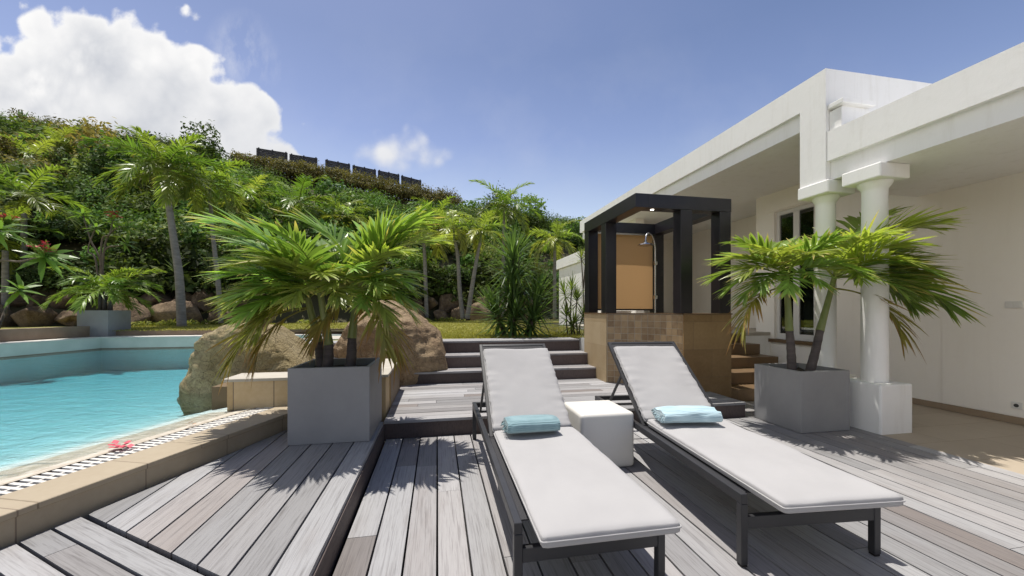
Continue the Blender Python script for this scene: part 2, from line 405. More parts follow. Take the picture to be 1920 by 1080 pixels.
def mat_water():
    m, t = base_mat('pool_water')
    co = t.n('ShaderNodeTexCoord').outputs['Object']
    n1 = t.n('ShaderNodeTexNoise', {'Vector': t.n('ShaderNodeMapping', {'Vector': co, 'Scale': (1.0, 1.9, 1)}).outputs[0], 'Scale': 3.2, 'Detail': 4.0, 'Roughness': 0.6, 'Distortion': 0.8}).outputs[0]
    n2 = t.n('ShaderNodeTexNoise', {'Vector': co, 'Scale': 14.0, 'Detail': 3.0, 'Distortion': 0.6}).outputs[0]
    nb = t.n('ShaderNodeBump', {'Strength': 0.55, 'Distance': 0.05, 'Height': t.m('ADD', n1, t.m('MULTIPLY', n2, 0.25))}).outputs[0]
    gl = t.n('ShaderNodeBsdfGlossy', {'Roughness': 0.04, 'Color': (1, 1, 1, 1), 'Normal': nb})
    tr = t.n('ShaderNodeBsdfTransparent', {'Color': (0.98, 1, 1, 1)})
    fr = t.n('ShaderNodeFresnel', {'IOR': 1.33, 'Normal': nb})
    mx = t.n('ShaderNodeMixShader', {0: fr.outputs[0], 1: tr.outputs[0], 2: gl.outputs[0]})
    va = t.n('ShaderNodeVolumeAbsorption', {'Color': (0.25, 0.75, 0.83, 1), 'Density': 0.52})
    t.n('ShaderNodeOutputMaterial', {0: mx.outputs[0], 1: va.outputs[0]})
    return m


M['water'] = mat_water()


def mat_screen():
    m, t = base_mat('tan_roller_fabric')
    co = t.n('ShaderNodeTexCoord').outputs['Object']
    n1 = t.n('ShaderNodeTexNoise', {'Vector': co, 'Scale': 350, 'Detail': 2.0}).outputs[0]
    c = t.mix(t.rng(n1, 0.3, 0.7), (0.36, 0.205, 0.095), (0.46, 0.275, 0.135))
    df = t.n('ShaderNodeBsdfDiffuse', {'Color': c})
    tr = t.n('ShaderNodeBsdfTranslucent', {'Color': (0.92, 0.56, 0.26, 1)})
    mx = t.n('ShaderNodeMixShader', {0: 0.42, 1: df.outputs[0], 2: tr.outputs[0]})
    t.n('ShaderNodeOutputMaterial', {0: mx.outputs[0]})
    return m


M['screen'] = mat_screen()
m_, t_ = base_mat('lit_spotlight')
e_ = t_.n('ShaderNodeEmission', {'Color': (1, 0.9, 0.75, 1), 'Strength': 6.0})
t_.n('ShaderNodeOutputMaterial', {0: e_.outputs[0]})
M['lamp'] = m_


# ------------------------------------------------------------------ mesh helpers
class MB:
    """collects geometry for ONE mesh object"""
    def __init__(s):
        s.v, s.f, s.c = [], [], []

    def add(s, vs, fs, col=None):
        o = len(s.v)
        s.v += [tuple(p) for p in vs]
        s.f += [tuple(i + o for i in f) for f in fs]
        if col is not None:
            s.c += [col] * len(vs) if not isinstance(col, list) else col
        return s

    def box(s, x0, x1, y0, y1, z0, z1, b=0.0, seg=2, col=None):
        if b <= 0:
            vs = [(x, y, z) for z in (z0, z1) for (x, y) in ((x0, y0), (x1, y0), (x1, y1), (x0, y1))]
            fs = [(3, 2, 1, 0), (4, 5, 6, 7), (0, 1, 5, 4), (1, 2, 6, 5), (2, 3, 7, 6), (3, 0, 4, 7)]
            return s.add(vs, fs, col)
        bm = bmesh.new()
        bmesh.ops.create_cube(bm, size=1.0)
        for v in bm.verts:
            v.co = Vector(((x0 + x1) / 2 + v.co.x * (x1 - x0), (y0 + y1) / 2 + v.co.y * (y1 - y0), (z0 + z1) / 2 + v.co.z * (z1 - z0)))
        bmesh.ops.bevel(bm, geom=list(bm.edges), offset=b, segments=seg, profile=0.5, affect='EDGES')
        bm.verts.index_update()
        s.add([v.co[:] for v in bm.verts], [[v.index for v in f.verts] for f in bm.faces], col)
        bm.free()
        return s

    def beam(s, p, q, w, h, col=None):
        """rectangular bar from p to q"""
        p, q = Vector(p), Vector(q)
        d = (q - p).normalized()
        up = Vector((0, 0, 1)) if abs(d.z) < 0.95 else Vector((0, 1, 0))
        sx = d.cross(up).normalized() * (w / 2)
        sy = sx.cross(d).normalized() * (h / 2)
        vs = [p - sx - sy, p + sx - sy, p + sx + sy, p - sx + sy, q - sx - sy, q + sx - sy, q + sx + sy, q - sx + sy]
        return s.add(vs, [(3, 2, 1, 0), (4, 5, 6, 7), (0, 1, 5, 4), (1, 2, 6, 5), (2, 3, 7, 6), (3, 0, 4, 7)], col)

    def tube(s, pts, rad, n=10, cap=True, col=None):
        pts = [Vector(p) for p in pts]
        rad = rad if hasattr(rad, '__len__') else [rad] * len(pts)
        vs, fs = [], []
        ref = None
        for i, p in enumerate(pts):
            d = (pts[min(i + 1, len(pts) - 1)] - pts[max(i - 1, 0)]).normalized()
            if ref is None:
                ref = Vector((1, 0, 0)) if abs(d.x) < 0.8 else Vector((0, 1, 0))
            a = (ref - d * ref.dot(d)).normalized()
            b = d.cross(a)
            ref = a
            for k in range(n):
                an = 2 * math.pi * k / n
                vs.append(p + (a * math.cos(an) + b * math.sin(an)) * rad[i])
        for i in range(len(pts) - 1):
            for k in range(n):
                fs.append((i * n + k, i * n + (k + 1) % n, (i + 1) * n + (k + 1) % n, (i + 1) * n + k))
        if cap:
            fs.append(tuple(range(n - 1, -1, -1)))
            fs.append(tuple((len(pts) - 1) * n + k for k in range(n)))
        return s.add(vs, fs, col)

    def prism(s, poly, z0, z1, col=None):
        n = len(poly)
        vs = [(p[0], p[1], z0) for p in poly] + [(p[0], p[1], z1) for p in poly]
        fs = [tuple(range(n - 1, -1, -1)), tuple(range(n, 2 * n))]
        fs += [(i, (i + 1) % n, n + (i + 1) % n, n + i) for i in range(n)]
        return s.add(vs, fs, col)

    def build(s, name, mat, parent=None, smooth=False, loc=None, rotz=None, autos=None):
        me = bpy.data.meshes.new(name)
        me.from_pydata(s.v, [], s.f)
        if s.c and len(s.c) == len(s.v):
            at = me.color_attributes.new('tint', 'FLOAT_COLOR', 'POINT')
            at.data.foreach_set('color', np.array([tuple(c) + (1.0,) if len(c) == 3 else tuple(c) for c in s.c], dtype=np.float32).ravel())
        me.materials.append(mat)
        if smooth:
            me.polygons.foreach_set('use_smooth', [True] * len(me.polygons))
        me.update()
        if autos is not None:
            me.set_sharp_from_angle(angle=R(autos))
        return link(name, me, parent, loc, rotz)


def link(name, me, parent=None, loc=None, rotz=None):
    o = bpy.data.objects.new(name, me)
    COL.objects.link(o)
    if parent is not None:
        o.parent = parent
    if loc is not None:
        o.location = loc
    if rotz is not None:
        o.rotation_euler = (0, 0, rotz)
    return o


def tag(o, label=None, cat=None, group=None, kind=None):
    if label: o['label'] = label
    if cat: o['category'] = cat
    if group: o['group'] = group
    if kind: o['kind'] = kind
    return o


def thing(name, label, cat, loc=(0, 0, 0), rotz=0.0, group=None):
    o = bpy.data.objects.new(name, None)
    o.empty_display_size = 0.2
    COL.objects.link(o)
    o.location = loc
    o.rotation_euler = (0, 0, rotz)
    return tag(o, label, cat, group)


def np_mesh(name, V, Fq, colr=None, mat=None, smooth=False):
    me = bpy.data.meshes.new(name)
    V = np.asarray(V, dtype=np.float32)
    Fq = np.asarray(Fq, dtype=np.int32)
    k = Fq.shape[1]
    me.vertices.add(len(V))
    me.vertices.foreach_set('co', V.ravel())
    me.loops.add(Fq.size)
    me.loops.foreach_set('vertex_index', Fq.ravel())
    me.polygons.add(len(Fq))
    me.polygons.foreach_set('loop_start', np.arange(0, Fq.size, k, dtype=np.int32))
    me.update(calc_edges=True)
    if colr is not None:
        at = me.color_attributes.new('tint', 'FLOAT_COLOR', 'POINT')
        c4 = np.ones((len(V), 4), dtype=np.float32)
        c4[:, :3] = colr
        at.data.foreach_set('color', c4.ravel())
    if mat: me.materials.append(mat)
    if smooth: me.polygons.foreach_set('use_smooth', np.ones(len(Fq), dtype=bool))
    me.validate()
    return me


# frame of the house and the deck: u to the right, v away, turned 11 degrees
ANG = R(11)
CA, SA = math.cos(ANG), math.sin(ANG)


def fr(r, s, z=0.0):
    return Vector((r * CA - s * SA, r * SA + s * CA, z))


def atd(px, py, d):
    """point at depth d (metres) in the direction of a measured point"""
    return Vector(((px - CX) / FPX * d, d, H - (py - CY) / FPX * d))


def clip(poly, conv):
    out = list(poly)
    n = len(conv)
    for i in range(n):
        a, b = conv[i], conv[(i + 1) % n]
        inp, out = out, []
        if not inp:
            return []
        def side(p): return (b[0] - a[0]) * (p[1] - a[1]) - (b[1] - a[1]) * (p[0] - a[0])
        for j in range(len(inp)):
            p, q = inp[j], inp[(j + 1) % len(inp)]
            sp, sq = side(p), side(q)
            if sp >= 0: out.append(p)
            if (sp >= 0) != (sq >= 0):
                k = sp / (sp - sq)
                out.append((p[0] + (q[0] - p[0]) * k, p[1] + (q[1] - p[1]) * k))
    return out


def boards(mb, conv, x0, x1, pitch, gap, y0, y1, z0, z1, lens=(3.0, 5.0), butt=0.004, warm=0.35, brown_p=0.09):
    """boards running along local y, clipped to the convex polygon conv (counter-clockwise)"""
    x = x0
    while x < x1:
        yy = y0 - random.random() * 2.5
        while yy < y1:
            L = random.uniform(*lens)
            w = random.uniform(0.35, 0.75) if random.random() < brown_p else random.random() ** 1.5 * warm * 0.9
            col = (min(w, 1), random.random(), random.random())
            zz = z1 + random.uniform(-0.0012, 0.0012)
            p = clip([(x + gap / 2, yy + butt / 2), (x + pitch - gap / 2, yy + butt / 2), (x + pitch - gap / 2, yy + L - butt / 2), (x + gap / 2, yy + L - butt / 2)], conv)
            if len(p) >= 3:
                mb.prism(p, z0, zz, col)
            yy += L
        x += pitch


# ================================================================== SETTING
gm = MB().add([(-900, -900, -1.6), (900, -900, -1.6), (900, 1600, -1.6), (-900, 1600, -1.6)], [(0, 1, 2, 3)])
tag(gm.build('ground', M['earth']), kind='structure')

ZP = 0.19         # raised deck and platform
R0 = -0.57        # right edge of the raised pool deck (frame r)
S0 = 4.37         # front of the platform
RP = 4.90         # patio edge
# ---- main deck (boards run away from the viewer)
mb = MB()
boards(mb, [(R0 + 0.02, -4), (RP, -4), (RP, S0 - 0.02), (R0 + 0.02, S0 - 0.02)], R0 + 0.02, RP, 0.183, 0.013, -4, 5, -0.032, 0.0)
boards(mb, [(3.99, S0 - 0.02), (RP, S0 - 0.02), (RP, 5.10), (3.99, 5.10)], R0 + 0.02, RP, 0.183, 0.013, 4, 6, -0.032, 0.0)
tag(mb.build('main_deck', M['wood'], rotz=ANG), kind='structure')
mb = MB().box(R0 + 0.05, RP - 0.01, -4, 5.05, -0.3, -0.075)  # dark block paints the shade seen through the board gaps
tag(mb.build('deck_gap_shade', M['under'], rotz=ANG), kind='structure')

# ---- pool wall frame: w along the coping, n towards the pool
WA = math.atan2(-0.164, 0.9864)     # rotation that sends local y to the coping direction
W0 = Vector((-2.61, 2.02, 0))
wd = Vector((0.164, 0.9864, 0)).normalized()
wn = Vector((-wd.y, wd.x, 0))


def wp(tt, n, z=0.0):
    return Vector((W0.x + wd.x * tt + wn.x * n, W0.y + wd.y * tt + wn.y * n, z))


# ---- raised pool deck (left), two board directions
DA = R(-24)
db0 = Vector((-2.53, 2.285, 0))
ddir = Vector((math.cos(DA), math.sin(DA), 0))
mb = MB()


def to_fr(p):
    return (p.x * CA + p.y * SA, -p.x * SA + p.y * CA)


e_line = lambda k: db0 + ddir * k
conv = [to_fr(e_line(0.0)), to_fr(e_line(1.75)), (R0, to_fr(e_line(1.75))[1]), (R0, S0 + 0.05), to_fr(wp(2.62, 0.004)), to_fr(wp(0.2, 0.004))]
# the end of line e_line at the right edge
rr = [to_fr(e_line(0)), to_fr(e_line(1))]
kk = (R0 - rr[0][0]) / (rr[1][0] - rr[0][0])
pe = e_line(kk)
ps = e_line(-0.02)
conv = [to_fr(e_line(0.012)), to_fr(pe), (R0, S0 - 0.012), to_fr(wp(2.42, -0.006))]
boards(mb, conv, R0 - 0.183 * 14, R0, 0.183, 0.013, 0, 6, ZP - 0.032, ZP, lens=(5, 8), brown_p=0.24)
tag(mb.build('pool_deck', M['wood'], rotz=ANG), kind='structure')
# second field of boards, parallel to the -24 degree line; local y axis along that line
mb = MB()
rot2 = DA - R(90)


def to_l2(p):
    q = p - db0
    return (q.x * math.cos(rot2) + q.y * math.sin(rot2), -q.x * math.sin(rot2) + q.y * math.cos(rot2))


c2 = [to_l2(e_line(0.0)), to_l2(wp(-4.5, -0.05)), to_l2(fr(R0, -3)), to_l2(pe)]
ar = sum(c2[i][0] * c2[(i + 1) % 4][1] - c2[(i + 1) % 4][0] * c2[i][1] for i in range(4))
if ar < 0:
    c2 = c2[::-1]
side2 = 1 if np.mean([p[0] for p in c2]) > 0 else -1
for i in range(40):
    x0 = side2 * (0.022 + i * 0.128) if side2 > 0 else side2 * (0.022 + (i + 1) * 0.128)
    boards(mb, c2, x0, x0 + 0.127, 0.128, 0.016, -3, 6, ZP - 0.032, ZP, lens=(3.5, 5))
tag(mb.build('pool_deck_border', M['wood'], loc=db0, rotz=rot2), kind='structure')
mb = MB()
mb.prism([to_fr(wp(-4.5, -0.02)), (R0 - 0.03, -3.0), (R0 - 0.03, S0), to_fr(wp(2.5, -0.02))], -0.3, ZP - 0.06)  # shade under the raised boards, put in as a dark block
tag(mb.build('pool_deck_gap_shade', M['under'], rotz=ANG), kind='structure')
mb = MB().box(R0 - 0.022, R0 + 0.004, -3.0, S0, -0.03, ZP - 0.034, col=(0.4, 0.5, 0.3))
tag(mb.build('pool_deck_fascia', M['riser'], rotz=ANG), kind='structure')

# ---- platform (boards run across) and steps
def cross_boards(name, r0, r1, s0, s1, z, pitch=0.146):
    n = max(1, round((s1 - s0) / pitch))
    pitch = (s1 - s0) / n
    mb = MB()
    # local y runs along u: rotate by ANG - 90deg
    cv = [(-s1, r0), (-s0, r0), (-s0, r1), (-s1, r1)]
    boards(mb, cv, -s1, -s0 - 1e-4, pitch, 0.007, r0, r1, z - 0.03, z, lens=(1.8, 3.2))
    o = mb.build(name, M['wood'], rotz=ANG - R(90))
    # local (x,y) -> world: x' along -v ... fixed by mirroring below
    return o


def place_cross(o):
    # local x = -s , local y = r  : world = r*u + s*v
    o.matrix_world = Matrix(((SA, CA, 0, 0), (-CA, SA, 0, 0), (0, 0, 1, 0), (0, 0, 0, 1)))
    return o


RS = 2.80         # steps end at the shower
S1, S2, S3 = 6.44, 6.83, 7.28
Z1, Z2, Z3 = 0.385, 0.60, 0.82
tag(place_cross(cross_boards('deck_platform', R0, 3.985, S0, S1 + 0.02, ZP)), kind='structure')
tag(place_cross(cross_boards('lower_step', R0, RS, S1, S2 + 0.02, Z1)), kind='structure')
tag(place_cross(cross_boards('middle_step', -2.2, RS, S2, S3 + 0.02, Z2)), kind='structure')
tag(place_cross(cross_boards('upper_step', -2.4, RS, S3, S3 + 0.62, Z3)), kind='structure')
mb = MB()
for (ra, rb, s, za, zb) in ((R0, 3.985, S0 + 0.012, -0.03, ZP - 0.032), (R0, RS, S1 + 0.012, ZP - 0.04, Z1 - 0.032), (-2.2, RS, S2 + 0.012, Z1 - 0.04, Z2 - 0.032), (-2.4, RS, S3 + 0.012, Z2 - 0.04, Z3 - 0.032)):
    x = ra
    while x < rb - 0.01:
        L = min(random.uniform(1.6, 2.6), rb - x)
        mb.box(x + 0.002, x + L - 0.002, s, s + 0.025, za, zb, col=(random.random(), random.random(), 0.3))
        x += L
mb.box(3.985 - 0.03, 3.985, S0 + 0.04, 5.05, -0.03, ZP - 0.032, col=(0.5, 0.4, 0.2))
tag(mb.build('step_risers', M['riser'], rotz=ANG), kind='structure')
mb = MB().box(R0 + 0.01, 3.95, S0 + 0.05, 6.4, -0.3, ZP - 0.07)  # dark filling paints the shade between platform and step boards
mb.box(-2.2, RS, S1 + 0.05, S2, -0.3, Z1 - 0.07)
mb.box(-2.2, RS, S2 + 0.05, S3, -0.3, Z2 - 0.07)
mb.box(-2.4, RS, S3 + 0.05, S3 + 0.6, -0.3, Z3 - 0.07)
tag(mb.build('platform_gap_shade', M['under'], rotz=ANG), kind='structure')

# ---- unseen pale paving added behind the viewer to bounce light
mb = MB().add([fr(-2.5, -4.02, -0.01), fr(14, -4.02, -0.01), fr(14, -30, -0.01), fr(-30, -30, -0.01), fr(-30, -4.02, -0.01)], [(0, 1, 2, 3, 4)][0:1])
mb.f = [tuple(reversed(mb.f[0]))]
tag(mb.build('terrace', M['limestone']), kind='structure')
# ---- patio
mb = MB().box(RP + 0.004, 7.6, -6, 7.0, -0.3, -0.004)
tag(mb.build('patio', M['patio'], rotz=ANG), kind='structure')

# ---- pool
ZW = 0.325
far_a = Vector((-11.5, 10.75, 0))
fdir = Vector((CA, SA, 0))
far_b = far_a + fdir * 9.0
left_a = Vector((-11.85, -3.0, 0))
prof = [(0.535, 0.336), (0.60, 0.328), (0.98, 0.29), (1.35, 0.22), (1.8, 0.10), (2.5, -0.06), (3.6, -0.22), (5.0, -0.28), (16.0, -0.30)]
mb = MB()
ts = [-6.0 + 0.5 * i for i in range(38)]
vs = [wp(tt, n, z) for tt in ts for (n, z) in prof]
k = len(prof)
fs = [(i * k + j, (i + 1) * k + j, (i + 1) * k + j + 1, i * k + j + 1) for i in range(len(ts) - 1) for j in range(k - 1)]
mb.add(vs, fs)
tag(mb.build('pool_floor', M['plaster'], smooth=True), kind='structure')
mb = MB()
wpoly = [wp(-5.5, 0.575), wp(2.2, 0.575), Vector((-3.05, 4.6, 0)), Vector((-2.75, 7.0, 0)), far_b + Vector((0.2, 0.1, 0)), far_a + Vector((-0.1, 0.1, 0)), left_a + Vector((-.1, 0, 0))]
mb.prism([(p.x, p.y) for p in wpoly], -1.3, ZW)
tag(mb.build('water', M['water']), kind='structure')
mb = MB()
vs = [wp(tt, n, z) for tt in ts[:17] for (n, z) in ((0.53, 0.340), (0.60, 0.332), (0.98, 0.294), (1.12, 0.26))]
mb.add(vs, [(i * 4 + j, (i + 1) * 4 + j, (i + 1) * 4 + j + 1, i * 4 + j + 1) for i in range(16) for j in range(3)])
tag(mb.build('pool_ledge', M['ledge_stone'], smooth=True), kind='structure')
# far and left pool walls with pale coping
mb = MB()
ZC = 0.655


def strip(mb, a, b, w0, w1, z0, z1):
    d = (b - a).normalized()
    n = Vector((-d.y, d.x, 0))
    q = [a + n * w0, b + n * w0, b + n * w1, a + n * w1]
    if (q[1] - q[0]).cross(q[2] - q[1]).z < 0: q = q[::-1]
    mb.prism([(p.x, p.y) for p in q], z0, z1)


strip(mb, far_a, far_b, 0.0, 0.3, -1.3, ZC - 0.035)
strip(mb, left_a, far_a, 0.0, 0.3, -1.3, ZC - 0.036)
strip(mb, far_b, Vector((-2.95, 7.2, 0)), 0.3, 0.0, -1.3, ZC - 0.034)
tag(mb.build('pool_wall', M['poolwall']), kind='structure')
mb = MB()
strip(mb, far_a, far_b, -0.006, -0.0031, -1.2, ZW - 0.052)
strip(mb, left_a, far_a, -0.006, -0.0031, -1.2, ZW - 0.052)
tag(mb.build('pool_lining', M['lining']), kind='structure')
mb = MB()
strip(mb, far_a, far_b, -0.003, 0.001, ZW - 0.05, ZW + 0.018)
strip(mb, left_a, far_a, -0.003, 0.001, ZW - 0.05, ZW + 0.018)
tag(mb.build('waterline_band', M['lowwall']), kind='structure')
mb = MB()
strip(mb, far_a + fdir * 0.0, far_b, -0.03, 0.50, ZC - 0.034, ZC)
strip(mb, left_a, far_a + Vector((0, 0.5, 0)), -0.03, 0.45, ZC - 0.034, ZC - 0.003)
tag(mb.build('pool_coping', M['poolcap']), kind='structure')
mb = MB()
strip(mb, far_a - fdir * 1.0, far_b, 0.502, 0.60, -0.2, 0.812)
tag(mb.build('lawn_kerb', M['lowwall']), kind='structure')
mb = MB()
strip(mb, left_a, far_a + Vector((-0.05, 0.35, 0)), 0.46, 0.80, -0.5, 0.95)
tag(mb.build('garden_wall', M['lowwall']), 'low brown rendered wall along the left side of the pool', 'wall')

# near coping with overflow grate
rotw = math.atan2(wd.y, wd.x) - R(90)
mb = MB()
TE = 2.18
t0 = -5.5
while t0 < TE:
    t1 = min(t0 + 0.93, TE)
    mb.box(-0.305, 0.012, t0 + 0.0015, t1 - 0.0015, 0.315, 0.352, b=0.004, seg=1)
    t0 = t1
mb.box(-0.30, 0.0, -5.5, TE, -0.3, 0.3145)
mb.box(-0.565, -0.535, -5.5, TE, -0.3, 0.337)
tag(mb.build('pool_edge_kerb', M['coping'], loc=W0, rotz=rotw), kind='structure')
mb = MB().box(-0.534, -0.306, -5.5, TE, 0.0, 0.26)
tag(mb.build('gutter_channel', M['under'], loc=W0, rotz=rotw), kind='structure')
mb = MB()
tt = -5.5
while tt < TE - 0.03:
    mb.box(-0.530, -0.310, tt, tt + 0.026, 0.310, 0.336)
    tt += 0.050
mb.box(-0.430, -0.412, -5.5, TE, 0.300, 0.3345)
tag(mb.build('overflow_grate', M['grate'], loc=W0, rotz=rotw), 'white slatted drain grate along the near pool edge', 'grate')

# ---- low L-shaped stone wall at the pool corner
lw = thing('stone_bench_wall', 'low tan stone wall with pale cap wrapping behind the left planter', 'wall', fr(R0, 4.72), ANG)
mb = MB()
mb.box(-1.60, -0.02, -0.05, 0.30, 0.15 - 0.2, 0.625)
mb.box(-1.66, -0.33, -0.06, 0.32, 0.25, 0.624)
mb.box(-0.31, 0.0, 0.30, 1.42, -0.1, 0.624)
mb.build('wall_block', M['coping_x'], lw)
mb = MB()
mb.box(-1.70, 0.012, -0.085, 0.34, 0.626, 0.660, b=0.004, seg=1)
mb.box(-0.335, 0.012, 0.342, 1.44, 0.626, 0.6605, b=0.004, seg=1)
mb.build('cap', M['limestone'], lw)
# raised bed behind the wall, path and lawn
ZL = 0.80
P1, P2, P3, P4 = fr(-2.4, S3 + 0.63), fr(2.81, S3 + 0.63), fr(2.81, 18.5), fr(13, 18.5)
bm = bmesh.new()
for poly in ([(-60, -10), (-12.45, -10), (-12.45, 11.05), (-60, 11.05)], [(-60, 11.05), (-12.45, 11.05), (-3.1, 12.9), (-3.1, 80), (-60, 80)],
             [(-3.1, 12.9), (-2.85, 9.4), P1, P2], [(-3.1, 12.9), P2, P3, (P3.x, 80), (-3.1, 80)], [P3, P4, (P4.x, 80), (P3.x, 80)]):
    bm.faces.new([bm.verts.new((p[0], p[1], ZL)) for p in poly])
bmesh.ops.remove_doubles(bm, verts=bm.verts[:], dist=0.001)
me = bpy.data.meshes.new('lawn')
bm.to_mesh(me)
bm.free()
me.materials.append(M['lawn'])
tag(link('lawn', me), kind='structure')
mb = MB().prism([(-4.6, 8.1), (-2.75, 8.35), (-2.5, 9.6), (-4.6, 9.2)], 0.3, 0.79)
tag(mb.build('path', M['limestone']), kind='structure')
mb = MB().prism([fr(-2.6, 5.1)[:2], fr(-0.9, 5.05)[:2], fr(-0.6, 7.3)[:2], fr(-2.6, 8.2)[:2]], -0.3, 0.5)
tag(mb.build('planting_bed', M['earth']), kind='structure')

# ------------------------------------------------------------------ hillside
PXS = [-500, -200, 0, 100, 190, 300, 430, 480, 560, 640, 720, 790, 850, 900, 1000, 1080, 1300, 1700]
SKY = [190, 205, 236, 240, 262, 272, 292, 308, 322, 338, 354, 366, 376, 388, 402, 424, 470, 540]
DRI = [30, 31, 32, 33, 34, 35, 36, 37, 37.5, 38, 38.5, 39, 40, 40, 41, 42, 44, 46]
DBA = [13, 13.5, 14.3, 14.8, 15.2, 16, 17, 17.4, 18.2, 19, 20, 21, 22, 23, 24.5, 26, 29, 34]


def hill_z(p, d):
    zr = H + (CY - np.interp(p, PXS, SKY)) / FPX * np.interp(p, PXS, DRI) - 0.6
    b = np.interp(p, PXS, DBA)
    r = np.interp(p, PXS, DRI)
    tq = np.clip((d - b) / (r - b), 0, 1)
    z = ZL + (zr - ZL) * (0.10 * np.clip(tq * 12, 0, 1) + 0.90 * tq ** 0.92)
    z = np.where(d > r, zr - (d - r) * 0.05, z)
    return np.where(d < b, ZL - 0.05, z)


pp = np.linspace(-500, 1700, 90)
dd = np.linspace(12, 75, 80)
P, D = np.meshgrid(pp, dd, indexing='ij')
Z = hill_z(P, D)
X = (P - CX) / FPX * D
V = np.stack([X, D, Z], -1).reshape(-1, 3)
idx = np.arange(90 * 80).reshape(90, 80)
Fq = np.stack([idx[:-1, :-1], idx[1:, :-1], idx[1:, 1:], idx[:-1, 1:]], -1).reshape(-1, 4)
tag(link('hill', np_mesh('hill', V, Fq, None, M['hill'], True)), kind='structure')


def leaf_cloud(cent, rad, nleaf, size, cols, rng, flat=0.8, aspect=0.45, bright=0.35):
    """leaf quads spread through ellipsoidal clumps; returns V, F, C"""
    Vs, Cs = [], []
    sizes = size if hasattr(size, '__len__') else [size] * len(cent)
    for c, r, n, col, size in zip(cent, rad, nleaf, cols, sizes):
        d = rng.normal(size=(n, 3))
        d /= np.linalg.norm(d, axis=1)[:, None]
        d[:, 2] = np.abs(d[:, 2]) * 1.0 - 0.25 * rng.random(n)
        rr_ = 0.55 + 0.5 * rng.random(n) ** 0.6
        lump = 1 + 0.25 * np.sin(d[:, 0] * 5 + c[0]) * np.cos(d[:, 1] * 6 + c[1]) + 0.15 * np.sin(d[:, 2] * 9 + c[2])
        pos = np.array(c) + d * (rr_ * lump)[:, None] * np.array(r)
        nrm = d + rng.normal(size=(n, 3)) * 0.75 + np.array([0, 0, 0.35])
        nrm /= np.linalg.norm(nrm, axis=1)[:, None]
        a = np.cross(nrm, rng.normal(size=(n, 3)))
        a /= np.linalg.norm(a, axis=1)[:, None]
        b = np.cross(nrm, a)
        s = size * (0.6 + 0.8 * rng.random(n))[:, None]
        q = np.stack([pos - a * s, pos + b * s * aspect, pos + a * s, pos - b * s * aspect], 1)
        Vs.append(q.reshape(-1, 3))
        k = (1 - bright + 2 * bright * rng.random(n))[:, None] * np.array(col)
        k = k * (1 + np.stack([0.25 * rng.random(n), 0.1 * rng.random(n), np.zeros(n)], 1))
        Cs.append(np.repeat(k, 4, axis=0))
    V = np.concatenate(Vs)
    C = np.concatenate(Cs)
    Fq = np.arange(len(V)).reshape(-1, 4)
    return V, Fq, C


rng = np.random.default_rng(11)
GREENS = [(0.068, 0.118, 0.022), (0.092, 0.150, 0.028), (0.055, 0.095, 0.020), (0.112, 0.150, 0.035), (0.088, 0.104, 0.033)]
cent, rad, nl, cols, lsz = [], [], [], [], []
for i in range(900):
    p = rng.uniform(-260, 1330)
    b, rdg = np.interp(p, PXS, DBA), np.interp(p, PXS, DRI)
    tq = rng.random() ** 0.8
    low = i >= 700
    if 400 < p < 880 and tq > 0.70 and not low: continue
    if p < 400 and tq > 0.90 and not low: tq = 0.90; d = b + 0.9 + (rdg - b - 0.9) * tq
    d = b + 0.9 + (rdg - b - 0.9) * tq
    if low: d = b + rng.uniform(0.5, 2.0)
    z = float(hill_z(p, d))
    rr_ = rng.uniform(0.45, 1.0) ** 1.3 * 2.1 * (0.8 + 0.3 * tq)
    if low: rr_ = rng.uniform(0.6, 1.1)
    cent.append(((p - CX) / FPX * d, d, z + (0.15 if not low else 0.45) * rr_))
    rad.append((rr_, rr_, rr_ * rng.uniform(0.6, 1.0)))
    ls_ = rng.choice([0.075, 0.10, 0.13, 0.19])
    lsz.append(ls_)
    nl.append(int(430 * rr_ ** 1.5 * min(1.9, (0.125 / ls_) ** 1.4)))
    col = np.array(GREENS[rng.integers(len(GREENS))])
    if p < 220 and tq > 0.35 and rng.random() < 0.22: col = np.array((0.150, 0.140, 0.045))
    if 380 < p < 800 and tq < 0.75: col = np.array((0.090, 0.150, 0.028)) * rng.uniform(0.75, 1.15)
    if low: col = np.array((0.060, 0.085, 0.022))
    cols.append(col * rng.uniform(0.35, 1.55) * np.array([rng.uniform(0.78, 1.05), 1.0, rng.uniform(0.8, 1.5)]))
    if rng.random() < 0.13 and not (400 < p < 880) and not low and tq < 0.72:
        c0 = cent[-1]
        cent[-1] = (c0[0], c0[1], c0[2] + rr_ * 0.7)
        rad[-1] = (rr_ * 0.8, rr_ * 0.8, rr_ * 1.25)
V, Fq, C = leaf_cloud(cent, rad, nl, lsz, cols, rng)
tag(link('hillside_scrub', np_mesh('hillside_scrub', V, Fq, C, M['scrub'])), kind='stuff')

# crest hedge below the dark panels
cent, rad, nl, cols = [], [], [], []
for i in range(95):
    p = 440 + 420 * (i + 0.5) / 95 + rng.uniform(-4, 4)
    d = np.interp(p, PXS, DRI) - rng.uniform(0.5, 2.6)
    top = np.interp(p, [430, 480, 560, 640, 720, 790, 850], [284, 293, 304, 320, 337, 350, 362])
    zt = H + (CY - top) / FPX * d
    hh = 1.15
    cent.append(((p - CX) / FPX * d, d, zt - hh * 0.78 - rng.random() * 0.5))
    rad.append((0.85, 0.85, hh))
    nl.append(520)
    cols.append(np.array((0.100, 0.098, 0.038)) * rng.uniform(0.8, 1.25))
V, Fq, C = leaf_cloud(cent, rad, nl, 0.095, cols, rng)
tag(link('crest_hedge', np_mesh('crest_hedge', V, Fq, C, M['scrub'])), 'long olive brown hedge on the hill crest below the dark panels', 'hedge')

